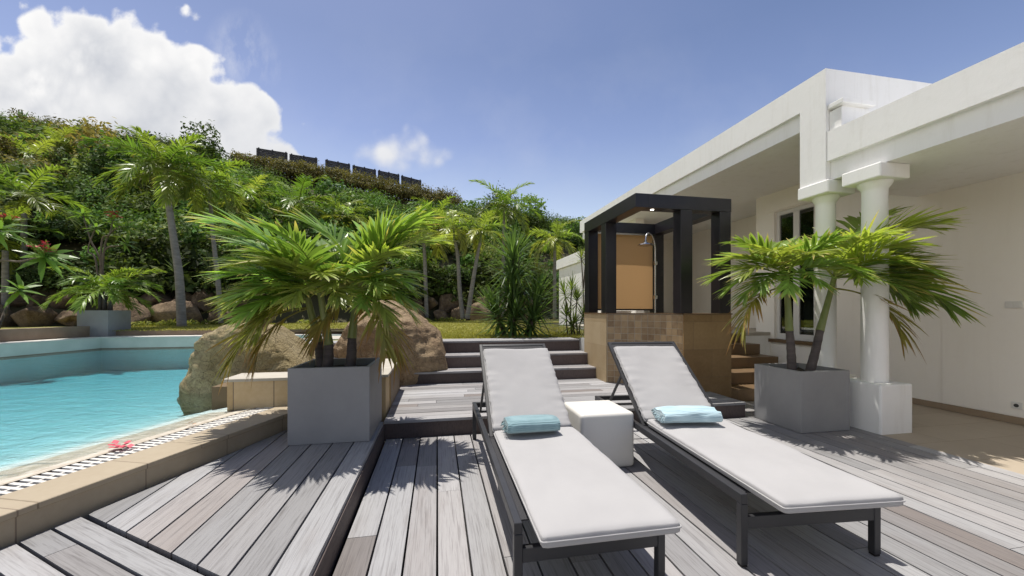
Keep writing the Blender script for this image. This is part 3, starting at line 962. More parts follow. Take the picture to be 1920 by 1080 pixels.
# ---- grass blades on the lawn
n = 70000
gp = rng.uniform(180, 1140, n)
gd = 8.2 + 14 * rng.random(n) ** 1.5
gxw = (gp - CX) / FPX * gd
keep = ((gxw > -2.3) & (gd * CA - gxw * SA > S3 + 0.65)) | (gd > 12.6 + (gxw + 3.1) * 0.19)
keep &= gd < np.interp(gp, PXS, DBA)
keep &= (gxw * CA + gd * SA) < 4.75
gxw, gd = gxw[keep], gd[keep]
n = len(gxw)
bh = rng.uniform(0.03, 0.065, n)
an = rng.random(n) * 6.283
wv = 0.006 + 0.004 * rng.random(n)
base = np.stack([gxw, gd, np.full(n, ZL)], 1)
sd = np.stack([np.cos(an), np.sin(an), np.zeros(n)], 1) * wv[:, None]
tp = base + np.stack([rng.normal(0, 0.018, n), rng.normal(0, 0.018, n), bh], 1)
V = np.stack([base - sd, base + sd, tp], 1).reshape(-1, 3)
gc = np.array((0.26, 0.275, 0.062)) * (0.7 + 0.6 * rng.random((n, 1))) * (1 + 0.4 * rng.random((n, 1)) * np.array([1, 0.5, 0.3]))
tag(link('grass', np_mesh('grass', V, np.arange(n * 3).reshape(-1, 3), np.repeat(gc, 3, 0), M['grass'])), kind='stuff')

# ground cover tufts at the foot of the rocks
cent, rad, nl, cols = [], [], [], []
for i in range(46):
    p = rng.uniform(230, 440) if i < 26 else rng.uniform(560, 900)
    d = np.interp(p, PXS, DBA) - rng.uniform(0.4, 1.3)
    cent.append(((p - CX) / FPX * d, d, ZL + 0.05))
    rad.append((0.28, 0.2, 0.16))
    nl.append(70)
    cols.append(np.array((0.17, 0.20, 0.045)) * rng.uniform(0.7, 1.2))
V, Fq, C = leaf_cloud(cent, rad, nl, 0.07, cols, rng, aspect=0.25)
tag(link('ground_cover', np_mesh('ground_cover', V, Fq, C, M['scrub'])), kind='stuff')


# ------------------------------------------------------------------ rocks
def rock_mesh(name, sx, sy, sz, seed, mat, sub=5, amp=0.22, flat=None, cuts=6):
    bm = bmesh.new()
    bmesh.ops.create_icosphere(bm, subdivisions=sub, radius=1.0)
    rnd = random.Random(seed)
    pl = []
    for i in range(cuts):
        d = Vector((rnd.gauss(0, 1), rnd.gauss(0, 1), rnd.gauss(0, 0.8))).normalized()
        pl.append((d, rnd.uniform(0.58, 0.90)))
    off = Vector((seed * 3.7, seed * 1.3, seed * 2.1))
    for v in bm.verts:
        c = v.co.copy()
        n = c.normalized()
        k = 1 + amp * noise.fractal(c * 1.1 + off, 1.0, 2.0, 4) + 0.035 * noise.fractal(c * 5 + off, 1.0, 2.0, 3)
        c = n * k
        for d, h in pl:
            e = c.dot(d) - h
            if e > 0: c -= d * e * 0.82
        v.co = Vector((c.x * sx, c.y * sy, c.z * sz))
    me = bpy.data.meshes.new(name)
    bm.to_mesh(me)
    bm.free()
    me.materials.append(mat)
    me.polygons.foreach_set('use_smooth', [True] * len(me.polygons))
    return me


def outline_rock(name, prof_lr, depth, seed, mat):
    """boulder with a given side-to-side profile: list of (z, xl, xr); section is an ellipse of given depth"""
    n = 110
    m = 60
    zs = [p[0] for p in prof_lr]
    vs = []
    z0, z1 = zs[0], zs[-1]
    off = Vector((seed, seed * 2.0, 0))
    rq = random.Random(int(seed * 13))
    hw, hz_ = (prof_lr[2][2] - prof_lr[2][1]) / 2, zs[-1]
    cutp = []
    for q in range(11):
        a = rq.uniform(0, 6.283)
        el = rq.uniform(0.05, 1.0)
        dq = Vector((math.cos(a) * math.cos(el), math.sin(a) * math.cos(el), math.sin(el)))
        sup = abs(dq.x) * hw * 0.80 + abs(dq.y) * depth * 0.42 + dq.z * hz_ * 0.72
        cutp.append((dq, sup * rq.uniform(0.84, 1.0)))
    for j in range(m + 1):
        tq = j / m
        z = z0 + (z1 - z0) * (1 - (1 - tq) ** 1.6)
        xl = np.interp(z, zs, [p[1] for p in prof_lr])
        xr = np.interp(z, zs, [p[2] for p in prof_lr])
        for k in range(n):
            a = 2 * math.pi * k / n
            ca, sa = math.cos(a), math.sin(a)
            q = 1.0 / (abs(ca) ** 2.5 + abs(sa) ** 2.5) ** (1 / 2.5)
            p = Vector(((xl + xr) / 2 + ca * q * (xr - xl) / 2, sa * q * depth / 2 * ((xr - xl) / (prof_lr[0][2] - prof_lr[0][1])) ** 0.6, z))
            w = 0.10 * noise.fractal(p * 1.9 + off, 1.0, 2.0, 5) - 0.07 * abs(noise.noise(p * 2.7 + off)) + 0.025 * noise.fractal(p * 9 + off, 1.0, 2.0, 3)
            p = p + Vector((ca, sa, 0.35)) * w
            for dq, hq in cutp:
                e = p.dot(dq) - hq
                if e > 0: p -= dq * e * 0.9
            vs.append(p)
    fs = [(j * n + k, j * n + (k + 1) % n, (j + 1) * n + (k + 1) % n, (j + 1) * n + k) for j in range(m) for k in range(n)]
    fs.append(tuple(m * n + k for k in range(n)))
    mb = MB().add(vs, fs)
    return mb


# boulder 1: at the edge of the pool (its foot in the water)
bx = lambda px, d: (px - CX) / FPX * d
bz = lambda py, d: H + (CY - py) / FPX * d
d_ = 5.25
c1 = bx(470, d_)
pr = [(0.0, 338, 590), (bz(735, d_), 340, 592), (bz(700, d_), 350, 592), (bz(665, d_), 360, 586), (bz(645, d_), 366, 570), (bz(628, d_), 382, 540), (bz(614, d_), 412, 508), (bz(606, d_), 440, 480)]
mb = outline_rock('boulder', [(z, bx(a, d_) - c1, bx(b, d_) - c1) for z, a, b in pr], 1.15, 3.0, None)
tag(mb.build('boulder', M['rock_mossy'], smooth=True, loc=(c1, d_ + 0.22, 0)), 'rounded tan boulder with its foot in the pool water', 'boulder')
d_ = 6.6
c2_ = bx(730, d_)
pr = [(0.10, 632, 835), (bz(690, d_), 628, 842), (bz(665, d_), 622, 840), (bz(640, d_), 620, 828), (bz(615, d_), 622, 812), (bz(600, d_), 630, 792), (bz(584, d_), 652, 764), (bz(570, d_), 676, 736), (bz(562, d_), 692, 716)]
mb = outline_rock('boulder', [(z, bx(a, d_) - c2_, bx(b, d_) - c2_) for z, a, b in pr], 1.5, 9.0, None)
tag(mb.build('boulder', M['rock'], smooth=True, loc=(c2_, d_ + 0.35, 0)), 'tall brown boulder beside the wooden steps behind the left planter', 'boulder')

# stacked rocks of the bank behind the lawn
bank_meshes = [rock_mesh('bank_rock', 1.1, 0.85, 0.75, 20 + i, M['bankrock'], sub=4, amp=0.35, cuts=16) for i in range(5)]
bi = 0
for (pa, pb, nrow) in ((-40, 150, 2), (235, 440, 2), (780, 1010, 2)):
    for row in range(nrow):
        p = pa
        while p < pb:
            d = np.interp(p, PXS, DBA) - 0.25 + row * 0.75 + random.uniform(-.15, .15)
            sz = random.uniform(0.45, 1.25) * (1.0 if row == 0 else 0.8)
            o = link('bank_rock', bank_meshes[bi % 5])
            o.location = ((p - CX) / FPX * d, d, ZL + 0.30 + row * 0.72)
            o.scale = (sz, sz * 0.9, sz)
            o.rotation_euler = (random.uniform(-.4, .4), random.uniform(-.4, .4), random.random() * 6)
            tag(o, 'rough brown rock stacked in the bank at the foot of the hill', 'rock', 'rocks stacked in the bank behind the lawn')
            p += sz * 1.75 / d * FPX
            bi += 1

# ================================================================== HOUSE
HR, HS = 4.94, 4.11
hb = fr(HR, HS)
house = thing('house', 'white flat roofed house with deep fascia and columned porch', 'house', hb, ANG)


def hbox(mb, r0, r1, s0, s1, z0, z1, b=0.0):
    return mb.box(r0 - HR, r1 - HR, s0 - HS, s1 - HS, z0, z1, b, 2)


# roof of the main block
mb = MB()
hbox(mb, HR, 13.0, HS, 12.85, 4.14, 4.54)
hbox(mb, HR + 0.06, 12.9, HS + 0.36, 12.75, 3.90, 4.1399)
hbox(mb, HR, HR + 0.50, HS, HS + 0.3599, 3.09, 4.1399)
hbox(mb, HR + 0.10, HR + 0.40, HS + 0.36, HS + 0.40, 3.09, 3.8999)
mb.build('main_roof', M['white'], house)
# parapet return that faces the viewer
mb = MB()
hbox(mb, HR + 0.5001, 13.0, HS - 0.0019, HS + 0.3599, 3.0902, 4.1399)
mb.build('upper_wall', M['white'], house)
mb = MB()
hbox(mb, HR + 0.05, HR + 0.50, HS - 0.16, HS - 0.004, 3.711, 3.97, 0.008)
hbox(mb, HR + 0.02, HR + 0.54, HS - 0.20, HS - 0.005, 4.00, 4.06, 0.008)
hbox(mb, HR + 0.10, HR + 0.45, HS - 0.13, HS - 0.006, 3.9705, 3.9995)
mb.build('roof_vent', M['white'], house)
# porch roof
mb = MB()
hbox(mb, HR + 0.012, 13.0, -7, HS - 0.002, 3.33, 3.71)
hbox(mb, HR + 0.072, 12.9, -6.9, HS - 0.0025, 3.09, 3.3299)
mb.build('porch_roof', M['white'], house)
# walls: one long wall behind the columns, with the window in it
WR = 7.03
W1, W2 = 6.06, 6.95
mb = MB()
hbox(mb, WR, WR + 0.25, -7, 4.05, -0.05, 3.0895)
hbox(mb, WR, WR + 0.25, 4.05, W1, -0.05, 3.8995)
hbox(mb, WR, WR + 0.25, W2, 7.42, -0.05, 3.8995)
hbox(mb, WR, WR + 0.25, W1, W2, 3.48, 3.8995)
hbox(mb, WR, WR + 0.25, W1, W2, -0.05, 0.80)
hbox(mb, WR - 0.012, WR - 0.0005, -7, 4.176, 0.09, 3.0893)
hbox(mb, WR + 0.25, 9.0, 7.25, 7.42, -0.05, 3.8995)
mb.build('porch_wall', M['cream'], house)
mb = MB()
hbox(mb, 8.2, 8.4, 7.42, 12.6, 0.9, 3.8995)
hbox(mb, HR + 0.3, 8.4, 12.3, 12.55, 0.8, 3.8995)
hbox(mb, HR + 0.35, HR + 0.6, 9.6, 12.3, 0.5, 3.8995)
mb.build('terrace_wall', M['cream'], house)
mb = MB()
hbox(mb, WR + 0.26, WR + 2.2, 5.2, 7.24, 0.78, 0.80)
hbox(mb, WR + 2.2, WR + 2.3, 5.2, 7.24, 0.80, 3.8)
hbox(mb, WR + 0.26, WR + 2.2, 5.1, 5.2, 0.80, 3.8)
hbox(mb, WR + 1.3, WR + 1.8, 5.5, 6.9, 0.80, 1.25)
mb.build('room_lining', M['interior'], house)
# window: frame with two leaves
win = MB()
a_, b_ = WR + 0.06, WR + 0.14
hbox(win, a_, b_, W1, W1 + 0.07, 0.80, 3.48)
hbox(win, a_, b_, W2 - 0.07, W2, 0.80, 3.48)
hbox(win, a_, b_, W1 + 0.07, W2 - 0.07, 3.40, 3.48)
hbox(win, a_, b_, W1 + 0.07, W2 - 0.07, 0.80, 0.92)
hbox(win, a_ + 0.01, b_ - 0.01, 6.44, 6.57, 0.92, 3.40)
wo = win.build('window', M['winframe'], house)
pn = MB()
hbox(pn, a_ + 0.03, a_ + 0.04, W1 + 0.07, 6.44, 0.92, 3.40)
hbox(pn, a_ + 0.03, a_ + 0.04, 6.57, W2 - 0.07, 0.92, 3.40)
pn.build('pane', M['glass'], wo)
sl2 = MB()
hbox(sl2, WR - 0.05, WR + 0.06, W1 - 0.03, W2 + 0.30, 0.73, 0.80, 0.004)
sl2.build('sill', M['steps'], wo)
mb = MB()
hbox(mb, WR - 0.03, WR - 0.001, W1 - 0.25, W2 + 0.20, 3.50, 3.70)
mb.build('shutter_box', M['cream'], house)
# terrace beside the house and base boards
mb = MB()
hbox(mb, HR - 0.55, 8.19, 7.43, 12.29, -0.1, 0.86)
hbox(mb, HR - 0.55, WR - 0.001, 7.05, 7.429, -0.1, 0.86)
mb.build('podium', M['white'], house)
mb = MB()
hbox(mb, HR - 0.56, WR - 0.002, 7.045, 7.43, 0.862, 0.93)
hbox(mb, HR - 0.56, 8.19, 7.431, 12.29, 0.862, 0.93)
mb.build('terrace_floor', M['limestone'], house)
mb = MB()
hbox(mb, WR - 0.030, WR - 0.0125, -6, 4.176, 0.0, 0.085)
hbox(mb, WR - 0.018, WR - 0.0005, 4.1765, 6.0, 0.0, 0.085)
mb.build('baseboard', M['base'], house)
# far lower wing
mb = MB()
hbox(mb, HR + 0.06, 9, 12.86, 15.4, 0.7, 3.12)
mb.build('wing_wall', M['white'], house)
mb = MB()
hbox(mb, HR, 9.1, 12.852, 15.6, 3.121, 3.50, 0.01)
mb.build('wing_roof', M['white'], house)


def column(s, rad, ped_h):
    c = MB()
    r_ = 5.13
    n = 40
    zs = [(ped_h - 0.01, rad), (1.6, rad), (2.80, rad * 0.94), (2.84, rad * 0.98), (2.88, rad * 1.22), (2.905, rad * 1.3), (2.92, rad * 1.3)]
    vs, fs = [], []
    for z, q in zs:
        vs += [(r_ - HR + q * math.cos(2 * math.pi * k / n), s - HS + q * math.sin(2 * math.pi * k / n), z) for k in range(n)]
    for j in range(len(zs) - 1):
        fs += [(j * n + k, j * n + (k + 1) % n, (j + 1) * n + (k + 1) % n, (j + 1) * n + k) for k in range(n)]
    c.add(vs, fs)
    col = c.build('column', M['white'], house, smooth=True, autos=35)
    cp = MB()
    hbox(cp, r_ - 0.215, r_ + 0.215, s - 0.215, s + 0.215, 2.921, 3.088, 0.015)
    cp.build('capital', M['white'], col)
    pd = MB()
    hbox(pd, r_ - 0.23, r_ + 0.23, s - 0.23, s + 0.23, -0.02, ped_h, 0.02)
    pd.build('pedestal', M['white'], col)


column(3.678, 0.126, 0.56)
column(4.27, 0.115, 0.56)
# switch plate and socket on the porch wall
for (nm, s, zc, w, h) in (('switch_plate', 3.485, 1.47, 0.15, 0.085), ('power_socket', 3.46, 0.228, 0.095, 0.085)):
    p = MB()
    hbox(p, WR - 0.025, WR - 0.0125, s - w / 2, s + w / 2, zc - h / 2, zc + h / 2, 0.004)
    po = p.build(nm, M['plate'], house)
    q = MB()
    if nm == 'switch_plate':
        for k in (-1, 1):
            hbox(q, WR - 0.030, WR - 0.0255, s + k * 0.033 - 0.026, s + k * 0.033 + 0.026, zc - 0.026, zc + 0.026, 0.003)
        q.build('rocker', M['plate'], po)
    else:
        q.tube([(WR - 0.0255 - HR, s - HS, zc), (WR - 0.029 - HR, s - HS, zc)], 0.022, 20)
        q.build('outlet', M['hole'], po)

# stone steps between the shower and the house
st = MB()
for k, (s0, z) in enumerate(((5.10, 0.19), (5.46, 0.38), (5.86, 0.57), (6.26, 0.76), (6.66, 0.92))):
    st.box(4.37, 6.015 - 0.0, s0, 7.04, (-0.2 if k == 0 else z - 0.188), z)
tag(st.build('stone_steps', M['steps'], rotz=ANG), kind='structure')

# ================================================================== OUTDOOR SHOWER
SR0, SR1, SS0, SS1 = 2.78, 4.35, 5.05, 7.00
sh = thing('outdoor_shower', 'outdoor shower with black timber posts above a brown tiled stone wall', 'shower', fr(SR0, SS0), ANG)
LZ = 1.335


def sb(mb, r0, r1, s0, s1, z0, z1, b=0.0):
    return mb.box(r0 - SR0, r1 - SR0, s0 - SS0, s1 - SS0, z0, z1, b)


mb = MB()
sb(mb, SR0, SR0 + 0.2, 6.02, SS1, 0.0, LZ)
mb.build('side_wall', M['pier'], sh)
mb = MB()
sb(mb, 3.55, SR1, SS0, SS0 + 0.2, 0.0, LZ)
sb(mb, SR1 - 0.2, SR1 - 0.001, SS0 + 0.2, SS1, 0.0, LZ)
mb.build('stone_wall', M['slab'], sh)
# curved tiled wall, a concave arc from the side wall to the front wall (local x along the arc)
a0, a1 = Vector((SR0 + 0.02, 6.02)), Vector((3.55, SS0 + 0.03))
ctr = Vector((SR0 - 0.30, SS0 - 0.25))
th0, th1 = math.atan2(a0.y - ctr.y, a0.x - ctr.x), math.atan2(a1.y - ctr.y, a1.x - ctr.x)
ra, rb = (a0 - ctr).length, (a1 - ctr).length
na = 12
chord = (a1 - a0).length
mb = MB()
# each tile course as one row of little square tiles set 3 mm proud of the backing
pts_in = []
for i in range(na + 1):
    f_ = i / na
    th = th0 + (th1 - th0) * f_
    rad_ = ra + (rb - ra) * f_
    pts_in.append(Vector((ctr.x + rad_ * math.cos(th), ctr.y + rad_ * math.sin(th))))
back = MB()
for i in range(na):
    p, q = pts_in[i], pts_in[i + 1]
    nrm = ((p + q) / 2 - ctr).normalized()
    pb_, qb_ = p + nrm * 0.16, q + nrm * 0.16
    back.prism([(v.x - SR0, v.y - SS0) for v in (p, q, qb_, pb_)], 0.0, LZ - 0.001)
back.build('curved_wall', M['limestone'], sh)
tile = MB()
nrow = 11
for i in range(na):
    p, q = pts_in[i], pts_in[i + 1]
    e = (q - p)
    nrm = ((p + q) / 2 - ctr).normalized()
    for j in range(nrow):
        z0 = LZ - 0.004 - (j + 1) * 0.104
        if z0 < 0.15: continue
        k0, k1 = p + e * 0.03, p + e * 0.97
        f0, f1 = k0 - nrm * 0.004, k1 - nrm * 0.004
        k = random.random()
        c = np.array((0.155, 0.090, 0.040)) * (1 - k) + np.array((0.36, 0.245, 0.130)) * k
        if j == 1 and False: c = c * 0.4
        tile.prism([(v.x - SR0, v.y - SS0) for v in (f0, f1, k1, k0)], z0 + 0.003, z0 + 0.101, tuple(c))
mt, tt_ = base_mat('square_stone_tiles_set')
ca_ = tt_.n('ShaderNodeAttribute', attribute_name='tint').outputs['Color']
nz_ = tt_.n('ShaderNodeTexNoise', {'Scale': 14.0, 'Detail': 6.0}).outputs[0]
finish(tt_, **{'Base Color': tt_.mix(tt_.rng(nz_, 0.3, 0.8, 0, 0.4), ca_, (0.42, 0.32, 0.19)), 'Roughness': 0.5})
tile.build('wall_tiles', mt, sh)
cap = MB()
for i in range(na):
    p, q = pts_in[i], pts_in[i + 1]
    nrm = ((p + q) / 2 - ctr).normalized()
    cap.prism([(v.x - SR0, v.y - SS0) for v in (p - nrm * 0.012, q - nrm * 0.012, q + nrm * 0.175, p + nrm * 0.175)], LZ, LZ + 0.02)
sb(cap, SR0 - 0.012, SR0 + 0.212, 6.021, SS1 + 0.01, LZ + 0.0005, LZ + 0.0205)
sb(cap, 3.551, SR1 + 0.012, SS0 - 0.012, SS0 + 0.212, LZ + 0.0005, LZ + 0.0205)
sb(cap, SR1 - 0.212, SR1 + 0.012, SS0 + 0.213, SS1 + 0.01, LZ + 0.0005, LZ + 0.0205)
cap.build('ledge', M['steps'], sh)
PT = 3.08
for (r_, s_) in ((SR0, 6.80), (SR0, 6.04), (3.50, SS0), (SR1 - 0.20, SS0), (SR1 - 0.20, 6.80)):
    p = MB()
    sb(p, r_ + 0.004, r_ + 0.196, s_ + 0.004, s_ + 0.196, LZ + 0.021, PT - 0.20, 0.004)
    p.build('post', M['black'], sh)
for nm, q in (('beam', (SR0, SR0 + 0.2, SS0, SS1)), ('beam', (SR1 - 0.2, SR1, SS0, SS1)), ('beam', (SR0 + 0.2, SR1 - 0.2, SS0, SS0 + 0.2)), ('beam', (SR0 + 0.2, SR1 - 0.2, SS1 - 0.2, SS1))):
    p = MB()
    sb(p, *q, PT - 0.199, PT, 0.003)
    p.build(nm, M['black'], sh)
# roller screen at the back
p = MB()
nx, nz = 14, 26
for j in range(nz + 1):
    for i in range(nx + 1):
        xx = SR0 + 0.21 + (SR1 - 0.21 - SR0 - 0.21) * i / nx
        zz = 1.42 + (2.86 - 1.42) * j / nz
        p.v.append((xx - SR0, 6.86 - SS0 + 0.012 * math.sin(i / nx * math.pi) * (1 - j / nz), zz))
p.f = [(j * (nx + 1) + i, j * (nx + 1) + i + 1, (j + 1) * (nx + 1) + i + 1, (j + 1) * (nx + 1) + i) for j in range(nz) for i in range(nx)]
scr = p.build('roller_screen', M['screen'], sh, smooth=True)
q = MB()
q.tube([(0.21, 6.865 - SS0, 1.415), (SR1 - 0.21 - SR0, 6.865 - SS0, 1.415)], 0.016, 10)
q.build('bottom_rail', M['black'], scr)
# shower pipe and head
pp_ = [(1.36, 1.72, 1.34)]
pp_ += [(1.36, 1.72, 2.55)]
for k in range(1, 9):
    an = k / 8 * R(150)
    pp_.append((1.36 - 0.16 * (1 - math.cos(an)), 1.72 - 0.10 * (1 - math.cos(an)), 2.55 + 0.22 * math.sin(an) + 0.14 * k / 8))
pp_ += [(pp_[-1][0] - 0.03, pp_[-1][1] - 0.03, pp_[-1][2] - 0.10)]
q = MB().tube(pp_, 0.017, 12)
for zz in (1.62, 2.28):
    q.box(1.34, 1.40, 1.70, 1.75, zz, zz + 0.07, 0.004)
q.build('pipe', M['steel'], sh, smooth=True, autos=40)
hx, hy, hz = pp_[-1]
q = MB()
prof_ = [(0.0, 0.028), (-0.03, 0.03), (-0.035, 0.05), (-0.06, 0.055), (-0.07, 0.14), (-0.085, 0.145), (-0.09, 0.13)]
n = 28
vs, fs = [], []
for dz, rad_ in prof_:
    vs += [(hx + rad_ * math.cos(2 * math.pi * k / n), hy + rad_ * math.sin(2 * math.pi * k / n), hz + dz) for k in range(n)]
for j in range(len(prof_) - 1):
    fs += [(j * n + k, (j + 1) * n + k, (j + 1) * n + (k + 1) % n, j * n + (k + 1) % n) for k in range(n)]
fs.append(tuple((len(prof_) - 1) * n + k for k in range(n - 1, -1, -1)))
fs.append(tuple(range(n)))
q.add(vs, fs)
q.build('shower_head', M['steel'], sh, smooth=True, autos=30)
q = MB().tube([(0.32, 0.10, PT - 0.203), (0.32, 0.10, PT - 0.198)], 0.026, 16)
q.build('spotlight', M['lamp'], sh)
# white round pot standing behind the shower wall
q = MB().tube([(0, 0, 0), (0, 0, 0.42), (0, 0, 0.46)], [0.22, 0.26, 0.27], 28)
po = q.build('round_stool', M['pot_white'], smooth=True, autos=30, loc=fr(3.95, 7.9, 0.93))
tag(po, 'round white stool on the terrace behind the shower screen', 'stool')

# ================================================================== PLANTERS
def planter(label, loc, rotz, sx, sy, h, group='square grey planters'):
    p = thing('planter', label, 'planter', loc, rotz, group)
    tk = 0.035
    mb = MB()
    o, i = (sx / 2, sy / 2), (sx / 2 - tk, sy / 2 - tk)
    bm = bmesh.new()
    def ring(a, b, z): return [bm.verts.new(v) for v in ((-a, -b, z), (a, -b, z), (a, b, z), (-a, b, z))]
    r0, r1, r2, r3 = ring(*o, 0.0), ring(*o, h), ring(*i, h), ring(*i, h - 0.16)
    for A_, B_ in ((r0, r1), (r1, r2), (r2, r3)):
        for k in range(4):
            bm.faces.new((A_[k], A_[(k + 1) % 4], B_[(k + 1) % 4], B_[k]))
    bm.faces.new(r0[::-1])
    ed = [e for e in bm.edges if any(v in r1 or v in r0 for v in e.verts) and all((v in r0 or v in r1) for v in e.verts)]
    bmesh.ops.bevel(bm, geom=ed, offset=0.006, segments=2, profile=0.5, affect='EDGES')
    me = bpy.data.meshes.new('box_shell')
    bm.to_mesh(me)
    bm.free()
    me.materials.append(M['planter'])
    link('box_shell', me, p)
    n = 16
    vs = [((2 * a / n - 1) * i[0] * 0.999, (2 * b / n - 1) * i[1] * 0.999, h - 0.07 + 0.02 * noise.noise(Vector((a * .6, b * .6, sx * 9)))) for b in range(n + 1) for a in range(n + 1)]
    fs = [(b * (n + 1) + a, b * (n + 1) + a + 1, (b + 1) * (n + 1) + a + 1, (b + 1) * (n + 1) + a) for b in range(n) for a in range(n)]
    MB().add(vs, fs).build('soil', M['soil'], p, smooth=True)
    return p


PL = Vector((-1.72, 3.83, ZP + 0.001))
PRt = Vector((3.555, 4.75, 0.002))
planter('square grey planter on the pool deck holding a three stemmed palm', PL, R(10), 0.70, 0.70, 0.69)
planter('square grey planter beside the white column holding a two stemmed palm', PRt, R(10), 0.67, 0.67, 0.70)
PB = Vector((-12.0, 11.32, ZC + 0.001))
planter('square grey planter at the far left corner of the pool', PB, R(8), 0.78, 0.78, 0.745)


# ================================================================== PALMS
def frond(name, L, e0, e1, n, ll, lw, seed, green, tipc, droop=0.35, brown=0.15, pet=0.2, vee=0.35, mat=None, sweep=0.0, rach=None):
    """a feather leaf: base at the origin, growing along +x and rising at angle e0"""
    rnd = random.Random(seed)
    mb = MB()
    m = 26
    pts, tang = [], []
    p = Vector((0, 0, 0))
    for i in range(m + 1):
        tq = i / m
        a = e0 + (e1 - e0) * tq ** 1.25
        sw = sweep * tq ** 1.5
        d = Vector((math.cos(a) * math.cos(sw), math.cos(a) * math.sin(sw), math.sin(a)))
        pts.append(p.copy())
        tang.append(d)
        p += d * (L / m)
    rc = rach or tuple(0.5 * np.array(green) + 0.5 * np.array((0.22, 0.23, 0.07)))
    mb.tube(pts, [0.011 * L * (1 - 0.85 * i / m) + 0.0015 for i in range(m + 1)], 5, col=rc)
    for sgn in (-1, 1):
        for k in range(n):
            tq = pet + (1 - pet) * ((k + rnd.uniform(-.25, .25)) / (n - 1))
            tq = min(max(tq, 0.02), 0.999)
            fi = tq * m
            i = int(fi)
            pos = pts[i].lerp(pts[min(i + 1, m)], fi - i)
            T = tang[i]
            S = Vector((-math.sin(sweep * tq), math.cos(sweep * tq), 0)) * sgn
            N = T.cross(S) * sgn
            if N.z < 0 and abs(T.z) < 0.95: N = -N
            u_ = (tq - pet) / (1 - pet)
            an = R(62) - R(44) * u_ + R(rnd.uniform(-9, 9))
            prof_l = (0.55 + 0.45 * math.sin(math.pi * min(1, u_ * 1.15 + 0.12))) if u_ < 0.75 else (1.0 - 0.62 * (u_ - 0.75) / 0.25) * 0.92
            ln = ll * prof_l * rnd.uniform(0.85, 1.1)
            D = (T * math.cos(an) + S * math.sin(an) + N * (vee * rnd.uniform(0.2, 1.8))).normalized()
            wax = D.cross(N).normalized()
            wax = (wax + N * rnd.uniform(-0.45, 0.45)).normalized()
            dr = droop * rnd.uniform(0.5, 1.5)
            isb = rnd.random() < brown
            g_ = np.array(green) * rnd.uniform(0.75, 1.25)
            seg = 5
            vs, cs = [], []
            ws = (0.35, 0.85, 1.0, 0.85, 0.5, 0.06)
            for q in range(seg + 1):
                s = q / seg
                c = pos + D * (ln * s) + Vector((0, 0, -1)) * (dr * ln * s * s) 
                w = lw * ws[q] * (0.7 + 0.3 * prof_l) * 0.5
                vs += [c - wax * w, c + wax * w]
                tb = max(0.0, s - (0.45 if isb else 0.82)) / (0.55 if isb else 0.5)
                tb = min(1, tb * 1.3)
                cc = tuple(g_ * (1 - tb) + np.array(tipc) * tb)
                cs += [cc, cc]
            mb.add(vs, [(2 * q, 2 * q + 1, 2 * q + 3, 2 * q + 2) for q in range(seg)], cs)
    me = bpy.data.meshes.new(name)
    me.from_pydata(mb.v, [], mb.f)
    at_ = me.color_attributes.new('tint', 'FLOAT_COLOR', 'POINT')
    at_.data.foreach_set('color', np.array([tuple(c) + (1.0,) for c in mb.c], dtype=np.float32).ravel())
    me.materials.append(mat or M['leaf'])
    me.polygons.foreach_set('use_smooth', [True] * len(me.polygons))
    return me


def frond_set(L, n, ll, lw, green, tipc, els, droop, brown, bend=70, pet=0.2, seeds=2, vee=0.3, sweep=0.0):
    out = []
    for i, e in enumerate(els):
        for k in range(seeds):
            vg = random.uniform(0.72, 1.28)
            vy = random.uniform(0.9, 1.25)
            b = bend * (0.85 + 0.3 * random.random())
            br = brown * (2.5 if e < 5 else 1.0)
            g_ = green if e > 0 else tuple(np.array(green) * 0.75 + np.array((0.16, 0.12, 0.04)) * 0.25)
            g_ = (g_[0] * vg * vy, g_[1] * vg, g_[2] * vg)
            out.append((e, frond('frond', L * random.uniform(0.92, 1.08), R(e), R(e - b), n, ll, lw, int(L * 100) + i * 7 + k, g_, tipc, droop, br, pet, vee, sweep=sweep * random.uniform(-1, 1))))
    return out


def add_fronds(parent, top, spec, fs, rnd, scale=1.0):
    """spec: list of (azimuth deg, elevation deg, length factor)"""
    for az, el, k in spec:
        best = sorted(fs, key=lambda q: abs(q[0] - el) + rnd.random() * 6)[0]
        o = link('frond', best[1], parent)
        o.location = top
        sc = k * scale * rnd.uniform(0.94, 1.06)
        o.scale = (sc, sc, sc)
        o.rotation_euler = (rnd.uniform(-.2, .2), -R(el - best[0]) * 0.8, R(az))
    return


def auto_spec(n, rnd, lo=-15, hi=78, az0=0, lf=1.0):
    out = []
    for i in range(n):
        f_ = (i + 0.5) / n
        el = hi - (hi - lo) * f_ ** 0.85 + rnd.uniform(-7, 7)
        out.append((az0 + i * 137.5 + rnd.uniform(-12, 12), el, lf * rnd.uniform(0.85, 1.1)))
    return out


def taper(pts, r0, r1, k=10):
    """smooth curve through pts with tapering radius"""
    P = [Vector(p) for p in pts]
    out = []
    n = len(P) - 1
    for i in range(n):
        a, b = P[i], P[i + 1]
        m0 = (P[i + 1] - P[max(i - 1, 0)]) * 0.5
        m1 = (P[min(i + 2, n)] - P[i]) * 0.5
        for j in range(k):
            s = j / k
            out.append(a * (2 * s ** 3 - 3 * s * s + 1) + m0 * (s ** 3 - 2 * s * s + s) + b * (-2 * s ** 3 + 3 * s * s) + m1 * (s ** 3 - s * s))
    out.append(P[-1])
    m = len(out)
    rad = [r0 + (r1 - r0) * i / (m - 1) for i in range(m)]
    return out, rad


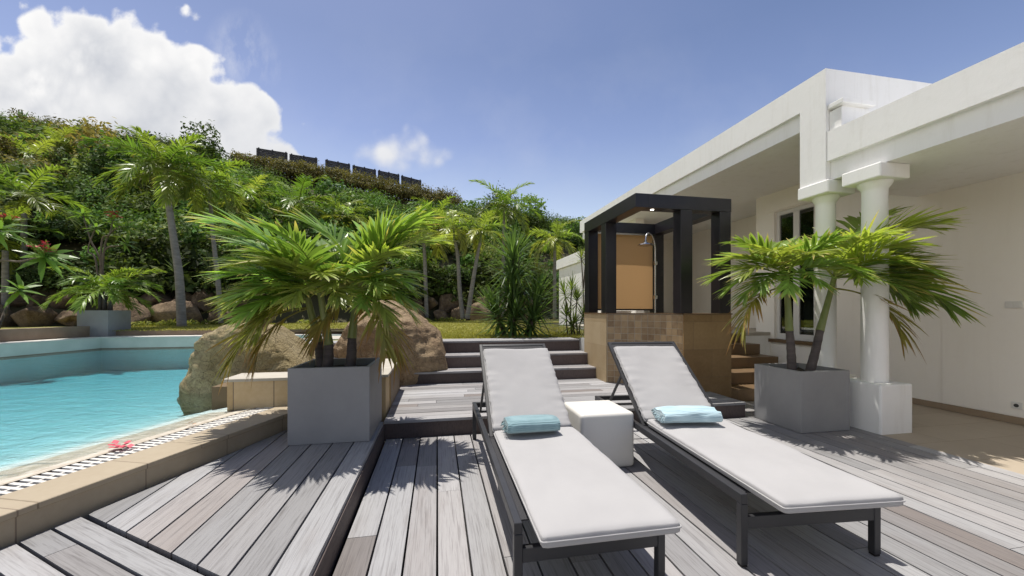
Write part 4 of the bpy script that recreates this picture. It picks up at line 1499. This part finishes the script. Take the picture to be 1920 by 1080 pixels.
BROWN = (0.22, 0.115, 0.045)
pot_f = frond_set(0.90, 26, 0.46, 0.040, (0.185, 0.275, 0.060), (0.38, 0.31, 0.12), (80, 62, 45, 28, 10, -8, -28), 0.15, 0.13, 68, 0.24, 3, 0.14)
pot_dead = [(-20, frond('frond', 0.85, R(-20), R(-88), 22, 0.36, 0.034, 901, (0.20, 0.17, 0.05), BROWN, 0.5, 0.8, 0.3, 0.2)),
            (-10, frond('frond', 0.90, R(-5), R(-85), 22, 0.38, 0.034, 905, (0.21, 0.20, 0.05), BROWN, 0.5, 0.7, 0.3, 0.2))]


def potted_palm(label, base, stems, group='palms growing in the square planters', seed=1):
    """stems: list of (foot, neck, top) world points and frond specs"""
    rnd = random.Random(seed)
    o = thing('potted_palm', label, 'palm', base, 0, group)
    B = Vector(base)
    for foot, neck, top, spec, dead in stems:
        foot, neck, top = Vector(foot) - B, Vector(neck) - B, Vector(top) - B
        pts, rad = taper([foot, foot.lerp(neck, 0.5) + Vector((0.006, 0, 0)), neck], 0.052, 0.040, 8)
        rad = [r + 0.0025 * (1 if i % 3 == 0 else 0) for i, r in enumerate(rad)]
        MB().tube(pts, rad, 14).build('trunk', M['darkbark'], o, smooth=True)
        pts, rad = taper([neck - (top - neck) * 0.02, neck.lerp(top, 0.35), top], 0.046, 0.026, 8)
        MB().tube(pts, rad, 14).build('crownshaft', M['shaft'], o, smooth=True)
        add_fronds(o, top - (top - neck) * 0.06, spec, pot_f, rnd)
        add_fronds(o, top - (top - neck) * 0.25, dead, pot_dead, rnd)
    return o


dl = 3.85
A = lambda px, py, d=dl: atd(px, py, d)
zs_l = ZP + 0.69 - 0.07
f1, f2, f3 = Vector((-1.885, 3.80, zs_l)), Vector((-1.80, 3.74, zs_l)), Vector((-1.62, 3.84, zs_l))
specA = [(150, 50, 0.84), (185, 32, 0.80), (205, 12, 0.75), (228, 45, 0.81), (120, 72, 1.14), (170, 0, 0.77), (250, 15, 0.77), (85, 35, 0.94), (215, -14, 0.74), (165, 64, 1.13), (190, 72, 1.17), (195, 22, 0.80), (180, -6, 0.74), (235, 0, 0.67), (140, 30, 0.83), (175, 48, 0.87), (215, 30, 0.80), (240, 26, 0.79), (195, 56, 0.87)]
specB = [(200, 62, 1.07), (300, 40, 0.72), (255, 66, 0.99), (175, 40, 0.78), (20, 60, 0.88), (100, 64, 1.04), (230, 25, 0.75), (140, 20, 0.69), (195, 14, 0.72), (275, 20, 0.68), (215, 48, 0.80), (260, 45, 0.83), (310, 20, 0.73), (120, 40, 0.89), (60, 50, 0.89), (240, 55, 0.84)]
specC = [(60, 84, 1.15), (10, 66, 1.04), (-20, 36, 0.74), (-8, 14, 0.70), (-35, 0, 0.68), (40, 45, 0.76), (100, 60, 1.00), (150, 66, 1.04), (-70, 45, 0.73), (-60, 8, 0.64), (20, 0, 0.67), (180, 82, 1.13), (200, 45, 0.59), (-15, 74, 1.04), (0, 78, 1.18), (250, 40, 0.64), (0, 26, 0.70), (-25, 18, 0.67), (-50, 28, 0.73), (80, 40, 0.88), (30, 66, 1.02), (-30, 58, 0.84), (120, 30, 0.79), (-90, 30, 0.75)]
potted_palm('three stemmed potted palm with browning fronds, its planter by the pool', PL + Vector((0, 0, 0.60)),
            [(f1, A(597, 640, 3.82), A(576, 556, 3.80), specA, [(195, -10, 1.05), (210, -20, 0.9)]),
             (f2, A(616, 644, 3.74), A(600, 545, 3.70), specB, []),
             (f3, A(660, 632, 3.86), A(670, 538, 3.90), specC, [(-40, -10, 0.95), (230, -20, 0.75), (-15, -20, 0.9)])], seed=5)
A = lambda px, py, d=4.75: atd(px, py, d)
zs_r = 0.70 - 0.07
specD = [(175, 42, 0.87), (200, 30, 0.86), (165, 16, 0.86), (220, 48, 0.81), (260, 38, 0.88), (300, 30, 0.84), (120, 50, 0.94), (190, 4, 0.80), (240, 8, 0.75), (80, 66, 0.99), (30, 64, 0.93), (330, 62, 0.88), (185, 62, 0.92), (210, 14, 0.80), (280, 58, 0.88), (155, 30, 0.88), (270, 16, 0.75)]
specE = [(15, 26, 1.53), (-3, 30, 1.35), (-22, 10, 1.28), (20, 74, 1.36), (5, 50, 1.13), (-15, 30, 1.05), (8, 22, 1.26), (-25, 2, 1.01), (-50, 32, 0.92), (60, 64, 1.18), (-80, 36, 0.88), (160, 58, 0.88), (30, 34, 1.15), (-10, 62, 1.26), (-110, 22, 0.81), (-5, 8, 1.13), (110, 55, 1.05), (-40, 68, 1.12), (0, 36, 1.17), (-65, 54, 0.95), (-95, 60, 0.94), (-30, 14, 0.98), (190, 40, 0.70), (-70, 12, 0.81)]
potted_palm('two stemmed potted palm leaning apart, its planter by the white columns', PRt + Vector((0, 0, 0.61)),
            [((3.44, 4.72, zs_r), A(1480, 618, 4.72), A(1474, 512, 4.70), specD, [(185, -10, 1.0)]),
             ((3.64, 4.70, zs_r), A(1538, 618, 4.72), A(1566, 515, 4.78), specE, [(-22, -12, 1.1)])], seed=9)

# ---- tall garden palms
tree_f = frond_set(2.0, 30, 0.62, 0.062, (0.120, 0.195, 0.034), (0.20, 0.20, 0.07), (80, 60, 40, 20, 0, -25), 0.35, 0.06, 78, 0.14, 2, 0.35, 0.25)
tree_y = frond_set(1.9, 28, 0.60, 0.060, (0.185, 0.245, 0.050), (0.26, 0.22, 0.08), (75, 52, 30, 8, -20), 0.42, 0.08, 82, 0.14, 2, 0.3, 0.25)


def garden_palm(label, stems, fs, seed, r0=0.12, r1=0.07, group='slender palms in the garden', nf=15, sc=1.0, shaft=True, sl_=0.75):
    rnd = random.Random(seed)
    base = Vector(stems[0][0])
    o = thing('palm_tree', label, 'palm tree', base, 0, group)
    for st in stems:
        pts = [Vector(p) - base for p in st]
        neck = pts[-1]
        cv, rad = taper(pts, r0, r1, 8)
        MB().tube(cv, rad, 12).build('trunk', M['bark'], o, smooth=True)
        up = (pts[-1] - pts[-2]).normalized()
        top = neck + (up * 0.6 + Vector((0, 0, 0.4))) * sl_ * sc
        if shaft:
            cv, rad = taper([neck - up * 0.02, neck.lerp(top, 0.4), top], r1 * 1.15, r1 * 0.5, 6)
            MB().tube(cv, rad, 12).build('crownshaft', M['shaft'], o, smooth=True)
        add_fronds(o, top - up * 0.08, auto_spec(nf, rnd, -22, 80, rnd.random() * 360), fs, rnd, sc)
    return o


garden_palm('tall grey trunked palm on the lawn behind the far left planter', [[atd(341, 614, 14.0), atd(336, 520, 14.1), atd(326, 450, 14.2), atd(316, 380, 14.3)]], tree_f, 3, 0.15, 0.10, nf=22, sc=1.02, sl_=1.35)
garden_palm('thin shaded palm right of the tall grey trunked palm', [[atd(415, 606, 15.6), atd(408, 520, 15.8), atd(398, 430, 16), atd(394, 370, 16)]], tree_f, 8, 0.10, 0.06, nf=16, sc=0.95)
garden_palm('twin trunked palm at the back of the lawn with leaning pale stems', [[atd(868, 598, 20.5), atd(862, 545, 20.5), atd(858, 480, 20.6), atd(852, 448, 20.6)], [atd(876, 598, 20.4), atd(884, 545, 20.4), atd(893, 490, 20.4), atd(900, 455, 20.4)]], tree_y, 13, 0.13, 0.08, nf=13, sc=0.92)
garden_palm('tallest windblown palm at the back of the lawn beyond the spiky yucca', [[atd(944, 600, 22.5), atd(944, 520, 22.6), atd(944, 460, 22.6), atd(945, 412, 22.6)]], tree_f, 21, 0.13, 0.08, nf=16, sc=1.1)
garden_palm('bushy yellow green palm at the far right beside the house end', [[atd(1040, 600, 24), atd(1040, 500, 24), atd(1040, 470, 24)]], tree_y, 31, 0.12, 0.08, nf=13, sc=1.05)
garden_palm('feathery palm behind the potted three stemmed palm', [[atd(800, 600, 21), atd(797, 500, 21), atd(795, 455, 21)]], tree_y, 41, 0.12, 0.08, nf=13, sc=0.95)
# low palms growing on the slope (crowns near the ground)
hill_labels = ['low palm clump on the slope above the twin trunked palm', 'low palm clump on the slope above the left potted palm', 'pale windblown palm high on the left hillside',
               'low feathery palm at the left edge above the pink blossoms', 'low palm on the slope right of the tall grey trunked palm', 'wide low palm on the middle slope under the crest hedge',
               'small palm on the slope at the far left edge of the view', 'windblown pale palm near the crest at the upper left']
for i, (px, py, d, sc, st) in enumerate(((820, 430, 27, 1.2, 0), (650, 430, 25, 1.2, 1), (60, 320, 24, 1.15, 1), (45, 400, 15.5, 1.0, 0), (470, 400, 23, 1.2, 1), (560, 405, 24, 1.25, 0), (10, 470, 14.3, 0.8, 0), (110, 292, 27, 1.1, 1))):
    top = atd(px, py, d)
    zg = float(hill_z(px, d))
    foot = Vector((top.x, top.y, min(zg, top.z - 0.3)))
    garden_palm(hill_labels[i], [[foot, foot.lerp(top, 0.5), top]], tree_y if st else tree_f, 50 + i, 0.11, 0.08, 'low palms on the hillside', 11, sc, False)

# palm in the far planter
rnd = random.Random(77)
fp = thing('potted_palm', 'low spreading palm in the square planter at the far pool corner', 'palm', PB + Vector((0, 0, 0.66)), 0, 'palms growing in the square planters')
for k, (dx, dz) in enumerate(((-0.12, 0.55), (0.15, 0.62), (0.0, 0.75))):
    MB().tube([(dx, 0, 0), (dx * 1.2, 0, dz)], [0.06, 0.045], 10).build('trunk', M['darkbark'], fp, smooth=True)
    add_fronds(fp, Vector((dx * 1.2, 0, dz)), auto_spec(9, rnd, 0, 70, k * 40), tree_f, rnd, 0.62)


# ---- spiky plants
def strap_leaves(mb, c, axis, n, L, w, rnd, col, lo, hi, droop=0.12):
    ax = Vector(axis).normalized()
    e1 = ax.orthogonal().normalized()
    e2 = ax.cross(e1)
    for i in range(n):
        f_ = (i + 0.5) / n
        el = R(hi - (hi - lo) * f_ + rnd.uniform(-6, 6))
        az = i * 2.39996 + rnd.uniform(-.15, .15)
        out = e1 * math.cos(az) + e2 * math.sin(az)
        D = out * math.cos(el) + ax * math.sin(el)
        side = D.cross(ax)
        if side.length < 1e-3: side = e1
        side.normalize()
        ln = L * rnd.uniform(0.75, 1.1)
        p0 = Vector(c) - ax * (0.25 * L * f_)
        vs, cs = [], []
        g_ = np.array(col) * rnd.uniform(0.65, 1.35)
        for q, ww in enumerate((0.6, 1.0, 0.8, 0.05)):
            s = q / 3
            pt = p0 + D * ln * s - Vector((0, 0, 1)) * droop * ln * s * s
            vs += [pt - side * w * ww * 0.5, pt + side * w * ww * 0.5]
            cs += [tuple(g_)] * 2
        mb.add(vs, [(2 * q, 2 * q + 1, 2 * q + 3, 2 * q + 2) for q in range(3)], cs)


def spiky(name, label, cat, base, heads, L, w, n, col, seed, stem_r=0.05, group=None, lo=-35, hi=85, droop=0.12):
    rnd = random.Random(seed)
    B = Vector(base)
    o = thing(name, label, cat, B, 0, group)
    for foot, top, k in heads:
        f_, tp = Vector(foot) - B, Vector(top) - B
        cv, rad = taper([f_, f_.lerp(tp, 0.5) + Vector((rnd.uniform(-.04, .04), 0, 0)), tp], stem_r, stem_r * 0.7, 6)
        MB().tube(cv, rad, 8).build('stem', M['stem'], o, smooth=True)
        mb = MB()
        strap_leaves(mb, tp, (tp - f_), int(n * k), L, w, rnd, col, lo, hi, droop)
        mb.build('leaf_head', M['leaf'], o)
    return o


yd = 8.75
yb = Vector(((962 - CX) / FPX * yd, yd, ZL))
yh = [(yb, atd(962, 520, yd), 1.0), (yb, atd(960, 555, yd), 1.0), (yb, atd(962, 480, yd), 1.0), (yb, atd(964, 590, yd - .1), 1.0),
      (yb + Vector((0.3, 0.2, 0)), atd(1005, 560, yd + .2), 0.9), (yb + Vector((0.35, 0, 0)), atd(1000, 596, yd - .1), 0.7), (yb + Vector((-.2, .2, 0)), atd(930, 585, yd + .2), 0.8)]
spiky('yucca', 'large dark green spiky yucca at the top of the wooden steps', 'yucca', yb, yh, 0.90, 0.050, 110, (0.070, 0.120, 0.034), 4, 0.055, lo=-40)
dd_ = 9.3
db_ = Vector(((1072 - CX) / FPX * dd_, dd_, ZL))
dh = [(db_, atd(1072, 540, dd_), 1), (db_ + Vector((.1, .1, 0)), atd(1058, 548, dd_ + .1), 1), (db_ + Vector((.15, 0, 0)), atd(1082, 560, dd_), 1), (db_ + Vector((-.1, -.05, 0)), atd(1062, 590, dd_ - .1), 1),
      (db_ + Vector((.2, .1, 0)), atd(1094, 590, dd_), 1), (db_, atd(1075, 605, dd_ - .2), 0.8)]
spiky('dracaena', 'clump of narrow leaved dracaena stems beside the shower wall', 'dracaena', db_, dh, 0.46, 0.028, 46, (0.105, 0.150, 0.035), 14, 0.02, lo=-30)
dt = Vector(((1096 - CX) / FPX * 9.6, 9.6, ZL))
spiky('dracaena', 'tall thin dracaena with two small heads against the white wing', 'dracaena', dt,
      [(dt, atd(1090, 482, 9.6), 0.8), (atd(1094, 540, 9.6), atd(1100, 478, 9.6), 0.7)], 0.36, 0.026, 40, (0.125, 0.160, 0.040), 19, 0.018, lo=-20)
ag = atd(42, 222, 31.0)
spiky('agave', 'blue green agave rosette silhouetted on the left skyline', 'agave', ag - Vector((0, 0, 1.2)), [(ag - Vector((0, 0, 1.0)), ag - Vector((0, 0, .3)), 1.0)], 1.2, 0.17, 26, (0.10, 0.16, 0.12), 23, 0.12, lo=10, droop=0.05)
ag2 = atd(12, 236, 30.0)
spiky('agave', 'smaller agave at the left end of the skyline', 'agave', ag2 - Vector((0, 0, 1.2)), [(ag2 - Vector((0, 0, 1.0)), ag2 - Vector((0, 0, .3)), 1.0)], 1.0, 0.14, 20, (0.10, 0.16, 0.12), 29, 0.12, lo=10, droop=0.05)
for i, (px, py, d, lab) in enumerate(((395, 500, 16.4, 'dark spiky plant in the shade behind the thin shaded palm'), (330, 505, 16.6, 'grey leaved spiky plant on the rocks behind the tall palm'), (755, 560, 20.5, 'spiky plant on the bank left of the twin trunked palm'))):
    c = atd(px, py, d)
    spiky('agave', lab, 'agave', (c.x, c.y, c.z - .5), [((c.x, c.y, c.z - .5), c, 1.0)], 0.9, 0.07, 40, (0.06, 0.085, 0.045), 60 + i, 0.08, lo=-10)


# ---- plumeria with pink flowers at the left
def plumeria(label, base, branches, seed, leafL=0.42):
    rnd = random.Random(seed)
    B = Vector(base)
    o = thing('plumeria', label, 'plumeria', B, 0)
    br = MB()
    for (pts, flower, n) in branches:
        cv, rad = taper([Vector(p) - B for p in pts], 0.035, 0.016, 6)
        br.tube(cv, rad, 8)
    br.build('branches', M['stem'], o, smooth=True)
    for (pts, flower, n) in branches:
        tip = Vector(pts[-1]) - B
        ax = (Vector(pts[-1]) - Vector(pts[-2])).normalized() + Vector((0, 0, 0.6))
        mb = MB()
        strap_leaves(mb, tip, ax, n, leafL, leafL * 0.2, rnd, (0.11, 0.19, 0.040), -25, 60, 0.25)
        mb.build('leaf_cluster', M['leaf'], o)
        if flower:
            fm = MB()
            for q in range(16):
                c = tip + Vector((rnd.gauss(0, .12), rnd.gauss(0, .10) - 0.06, 0.16 + rnd.gauss(0, .06)))
                for pz in range(5):
                    a = pz * 1.2566 + rnd.random()
                    tilt = rnd.uniform(-.3, .5)
                    d1_ = Vector((math.cos(a), math.sin(a), tilt)) * 0.085
                    d2_ = Vector((-math.sin(a), math.cos(a), 0)) * 0.032
                    fm.add([c, c + d1_ * 0.6 - d2_, c + d1_, c + d1_ * 0.6 + d2_], [(0, 1, 2, 3)])
            fm.build('flowers', M['pink'], o)
    return o


pb_ = Vector((-12.9, 9.6, ZL))
plumeria('plumeria leaning in from the left with pink blossoms over long leaves', pb_,
         [([pb_, atd(-10, 500, 9.8), atd(40, 490, 9.7), atd(88, 478, 9.6)], True, 26),
          ([pb_, atd(-40, 480, 10), atd(-5, 445, 10), atd(12, 420, 10)], True, 24),
          ([pb_, atd(-30, 470, 9.2), atd(-2, 430, 9.2)], False, 20),
          ([pb_, atd(20, 560, 10.2), atd(40, 540, 10.2)], False, 16)], 3, 0.56)
pb2 = Vector(((190 - CX) / FPX * 13.6, 13.6, ZL))
plumeria('open branched plumeria with sparse leaf rosettes behind the far left planter', pb2,
         [([pb2, atd(190, 500, 13.6), atd(170, 450, 13.6), atd(155, 400, 13.6)], False, 14),
          ([pb2, atd(195, 470, 13.6), atd(215, 430, 13.6), atd(240, 425, 13.6)], False, 14),
          ([pb2, atd(190, 460, 13.6), atd(205, 440, 13.5), atd(212, 412, 13.5)], True, 12),
          ([pb2, atd(192, 480, 13.6), atd(225, 460, 13.6), atd(238, 455, 13.6)], False, 14),
          ([pb2, atd(180, 490, 13.4), atd(165, 470, 13.4), atd(180, 425, 13.4)], False, 14)], 6, 0.42)

# ---- dark louvre panels on the crest
plist = [((481, 277), (539, 286.5)), ((543, 288.5), (595, 296.5)), ((610, 299), (656.5, 308)), ((661, 309.5), (705, 318.5)), ((708.6, 319), (749, 327.5)), ((752, 328.8), (790, 338.5))]
names = ['leftmost', 'second from the left', 'third from the left', 'fourth from the left', 'fifth from the left', 'rightmost']
for (a, b), nm in zip(plist, names):
    dA = np.interp(a[0], PXS, DRI) + 0.6
    dB = np.interp(b[0], PXS, DRI) + 0.6
    p, q = atd(a[0], a[1], dA), atd(b[0], b[1], dB)
    o = thing('louvre_panel', 'dark slatted panel on the hill crest, %s of six' % nm, 'panel', p - Vector((0, 0, 1.6)), 0, 'dark panels along the hill crest')
    B = p - Vector((0, 0, 1.6))
    mb = MB()
    h_ = 1.05
    for k in range(7):
        zz = -0.08 - k * h_ / 7
        mb.beam(p - B + Vector((0, 0, zz)), q - B + Vector((0, 0, zz)), 0.10, 0.115)
    mb.build('slats', M['panel'], o)
    mb = MB()
    for f_ in (0.06, 0.5, 0.94):
        c = (p - B).lerp(q - B, f_)
        mb.beam(c + Vector((0, 0.06, 0.08)), c + Vector((0, 0.06, -1.9)), 0.10, 0.10)
    mb.build('posts', M['panel'], o)

# ================================================================== SUN LOUNGERS
def cushion_mesh(L, Wd, T, seed, wrinkle=0.0, puff=0.003):
    """soft mattress, local x across 0..Wd, y along 0..L, z 0..T"""
    nx, ny, nz = 22, 44, 6
    bm = bmesh.new()
    grid = {}
    def v(i, j, k):
        if (i, j, k) not in grid:
            a, b, c = i / nx, j / ny, k / nz
            P_ = Vector((a * Wd, b * L, c * T))
            # round the edges: pull towards an inset box
            r = T * 0.30
            Q = Vector((min(max(P_.x, r), Wd - r), min(max(P_.y, r), L - r), min(max(P_.z, r), T - r)))
            dv = P_ - Q
            if dv.length > 1e-6:
                P_ = Q + dv.normalized() * r if dv.length > r else P_
            edge = math.sin(math.pi * a) ** 0.5 * math.sin(math.pi * b) ** 0.35
            if c > 0.5: P_.z += puff * edge + 0.010 * noise.noise(Vector((P_.x * 4, P_.y * 3, seed))) + 0.003 * noise.noise(Vector((P_.x * 14, P_.y * 11, seed)))
            if wrinkle and c > 0.15:
                m = max(0, 1 - min(a, 1 - a) / 0.22)
                P_.z += wrinkle * m * noise.noise(Vector((seed + a * 2, b * 26, 0.3))) * 0.9
                P_.x += wrinkle * m * noise.noise(Vector((seed, b * 30, 4.3))) * (1 if a > .5 else -1)
            grid[(i, j, k)] = bm.verts.new(P_)
        return grid[(i, j, k)]
    for i in range(nx):
        for j in range(ny):
            bm.faces.new((v(i, j, nz), v(i + 1, j, nz), v(i + 1, j + 1, nz), v(i, j + 1, nz)))
            bm.faces.new((v(i, j, 0), v(i, j + 1, 0), v(i + 1, j + 1, 0), v(i + 1, j, 0)))
    for k in range(nz):
        for i in range(nx):
            bm.faces.new((v(i, 0, k), v(i + 1, 0, k), v(i + 1, 0, k + 1), v(i, 0, k + 1)))
            bm.faces.new((v(i, ny, k), v(i, ny, k + 1), v(i + 1, ny, k + 1), v(i + 1, ny, k)))
        for j in range(ny):
            bm.faces.new((v(0, j, k), v(0, j, k + 1), v(0, j + 1, k + 1), v(0, j + 1, k)))
            bm.faces.new((v(nx, j, k), v(nx, j + 1, k), v(nx, j + 1, k + 1), v(nx, j, k + 1)))
    me = bpy.data.meshes.new('cushion')
    bm.to_mesh(me)
    bm.free()
    me.materials.append(M['cushion'])
    me.polygons.foreach_set('use_smooth', [True] * len(me.polygons))
    return me


def lounger(label, loc, rotz, Wd, seed, cx0, cx1):
    o = thing('sun_lounger', label, 'sun lounger', loc, rotz, 'white cushioned loungers on the deck')
    L, zr, HY = 2.43, 0.40, 1.255
    rw, rh = 0.040, 0.055
    leg = 0.042
    mb = MB()
    for x in (0, Wd - rw):
        mb.box(x, x + rw, 0.0, L, zr - rh, zr, 0.003, 1)
    mb.box(rw, Wd - rw, L - rw, L, zr - rh, zr - 0.001, 0.003, 1)
    mb.box(rw, Wd - rw, HY - 0.02, HY + 0.02, zr - rh, zr - 0.012)
    mb.box(rw, Wd - rw, 0.004, 0.04, 0.205, 0.275, 0.003, 1)
    mb.build('frame', M['frame'], o)
    for x in (0.0, Wd - leg):
        for y_ in (0.0, L - leg):
            q = MB().box(x + 0.0005, x + leg - 0.0005, y_ + 0.0005, y_ + leg - 0.0005, 0.012, zr - rh - 0.0005, 0.003, 1)
            lg = q.build('leg', M['frame'], o)
            q = MB().box(x + 0.004, x + leg - 0.004, y_ + 0.004, y_ + leg - 0.004, 0.0, 0.0119)
            q.build('foot_pad', M['under'], lg)
    q = MB().box(rw + 0.002, Wd - rw - 0.002, 0.05, HY - 0.01, zr - 0.020, zr - 0.013)
    q.build('sling', M['sling'], o)
    # backrest: dark sling in its own frame, tilted at the hinge
    th = R(38)
    BL = 1.08
    bk = bpy.data.objects.new('tmp', None)
    rot = Matrix.Translation((0, HY + 0.03, zr - 0.02)) @ Matrix.Rotation(th, 4, 'X')
    bpy.data.objects.remove(bk)
    q = MB()
    for x in (rw + 0.006, Wd - rw - 0.036):
        q.box(x, x + 0.03, 0, BL, -0.02, 0.012, 0.003, 1)
    q.box(rw + 0.036, Wd - rw - 0.036, BL - 0.03, BL, -0.02, 0.0118, 0.003, 1)
    bo = q.build('backrest', M['frame'], o)
    bo.matrix_local = rot
    q = MB().box(rw + 0.037, Wd - rw - 0.037, 0.0, BL - 0.031, -0.004, 0.006)
    q.build('backrest_sling', M['sling'], bo)
    # strut
    q = MB()
    pk = rot @ Vector((0, 0.62, -0.02))
    for x in (rw + 0.02, Wd - rw - 0.02):
        q.beam((x, pk.y, pk.z), (x, pk.y + 0.36, zr - 0.03), 0.02, 0.02)
    q.beam((rw, pk.y + 0.36, zr - 0.035), (Wd - rw, pk.y + 0.36, zr - 0.035), 0.02, 0.02)
    q.build('strut', M['frame'], o)
    cw = cx1 - cx0
    me = cushion_mesh(HY + 0.205, cw, 0.063, seed, 0.002)
    so_ = link('seat_cushion', me, o)
    so_.location = (cx0, -0.215, zr - 0.006)
    me = cushion_mesh(BL - 0.15, cw, 0.063, seed + 3, 0.012)
    co_ = link('back_cushion', me, o)
    co_.matrix_local = rot @ Matrix.Translation((cx0, 0.02, 0.013))
    for par, ln in ((so_, HY + 0.205), (co_, BL - 0.15)):
        r_ = 0.014
        loop = []
        for (ax_, ay_, sa_) in ((cw - r_, r_, -90), (cw - r_, ln - r_, 0), (r_, ln - r_, 90), (r_, r_, 180)):
            for k in range(5):
                a = R(sa_ + 90 * k / 4)
                loop.append((ax_ + (r_ + 0.001) * math.cos(a), ay_ + (r_ + 0.001) * math.sin(a), 0.034))
        loop.append(loop[0])
        MB().tube(loop, 0.0045, 6, cap=False).build('piping', M['cushion'], par, smooth=True)
    return o


LA1 = R(10.5)
LA2 = R(6.5)
l1 = Vector((0.01, 1.80, 0.001))
l2 = Vector((1.245, 2.085, 0.001))
lounger('white cushioned lounger left of the ivory cube, ribbed teal towel on it', l1, LA1, 0.78, 2, 0.075, 0.725)
lounger('white cushioned lounger right of the ivory cube, pale blue towel on it', l2, LA2, 0.86, 12, 0.065, 0.74)


def l_at(base, ang, x, y, z):
    return Vector((base.x + x * math.cos(ang) - y * math.sin(ang), base.y + x * math.sin(ang) + y * math.cos(ang), z))


# ---- towels
def roll_towel(name, label, loc, rotz, wx, wy, hz, mat, seed, rough=0.0, folds=3):
    """a folded towel: rounded-front stack of folds, with fringe at one end"""
    o = thing(name, label, 'towel', loc, rotz, 'folded towels on the loungers')
    n = 30
    m = 28
    vs, fs = [], []
    prof_ = []
    for k in range(m):
        a = 2 * math.pi * k / m
        c_, s_ = math.cos(a), math.sin(a)
        q = 1.0 / (abs(c_) ** 3.2 + abs(s_) ** 3.2) ** (1 / 3.2)
        prof_.append((c_ * q * wy / 2, hz / 2 + s_ * q * hz / 2))
    for i in range(n + 1):
        x_ = wx * (i / n - 0.5)
        endk = 1 - 0.10 * (abs(i / n - 0.5) * 2) ** 8
        for (py_, pz_) in prof_:
            nn = noise.noise(Vector((x_ * 7, py_ * 9 + seed, pz_ * 12)))
            n2_ = noise.noise(Vector((x_ * 3 + seed, py_ * 22, pz_ * 22)))
            vs.append((x_ + rough * 0.6 * n2_, py_ * endk + rough * nn, max(0.0005, pz_ * (1 - 0.10 * (abs(i / n - 0.5) * 2) ** 4) + (rough * n2_ if pz_ > hz * .3 else 0))))
    for i in range(n):
        fs += [(i * m + k, (i + 1) * m + k, (i + 1) * m + (k + 1) % m, i * m + (k + 1) % m) for k in range(m)]
    # ends: spiral-looking inset
    for e, i in ((0, 0), (1, n)):
        ring = list(range(i * m, i * m + m))
        fs.append(tuple(ring if e == 0 else ring[::-1]))
    MB().add(vs, fs).build('towel_cloth', mat, o, smooth=True, autos=60)
    rnd_ = random.Random(seed)
    q = MB()
    path = []
    for k in range(16):
        yy = wy * (k / 15 - 0.5) * 0.82
        zz = rnd_.uniform(0.02, hz * 0.75)
        path += [Vector((-wx / 2 + 0.006, yy, zz)), Vector((-wx / 2 - rnd_.uniform(0.012, 0.03), yy + 0.003, zz * rnd_.uniform(0.5, 0.95)))]
    q.tube(path, 0.0035, 5)
    q.build('fringe', mat, o, smooth=True)
    return o


roll_towel('folded_towel', 'ribbed teal towel folded on the left lounger', l_at(l1, LA1, 0.345, 1.10, 0.484), LA1, 0.40, 0.23, 0.100, M['towel_teal'], 3, 0.004)
roll_towel('folded_towel', 'crumpled pale blue towel folded on the right lounger', l_at(l2, LA2, 0.33, 1.085, 0.484), LA2 - R(4), 0.47, 0.26, 0.105, M['towel_blue'], 8, 0.019)

# ---- ivory cube table
cb = MB().box(-0.255, 0.255, -0.255, 0.255, 0.001, 0.492, 0.035, 5)
cbo = cb.build('cube_table', M['cube'], smooth=True, loc=(0.80, 3.63, 0.0), rotz=ANG)
tag(cbo, 'ivory plastic cube side table between the two loungers', 'side table')

# ---- fallen blossom and leaf on the grate
def petals(name, label, loc, seed, mat, n=9, sz=0.05, cat='blossom'):
    rnd_ = random.Random(seed)
    mb = MB()
    for k in range(n):
        a = rnd_.random() * 6.28
        c = Vector((rnd_.gauss(0, sz * .6), rnd_.gauss(0, sz * .4), sz * 0.25 + rnd_.random() * sz * .4))
        d1_ = Vector((math.cos(a), math.sin(a), rnd_.uniform(-.2, .5))) * sz
        d2_ = Vector((-math.sin(a), math.cos(a), rnd_.uniform(-.2, .2))) * sz * .45
        mb.add([c, c + d1_ * .55 - d2_, c + d1_, c + d1_ * .55 + d2_], [(0, 1, 2, 3)])
    return tag(mb.build(name, mat, loc=loc), label, cat)


petals('fallen_blossom', 'crushed pink blossom lying on the pool edge grate', wp(0.83, 0.52, 0.338), 2, M['pink'], 12, 0.055)
petals('fallen_leaf', 'small orange fallen leaf on the grate further along', wp(1.42, 0.535, 0.338), 5, mat_plain('orange_leaf', (0.35, 0.13, 0.04), (0.45, 0.22, 0.07), scale=30), 3, 0.05, 'leaf')
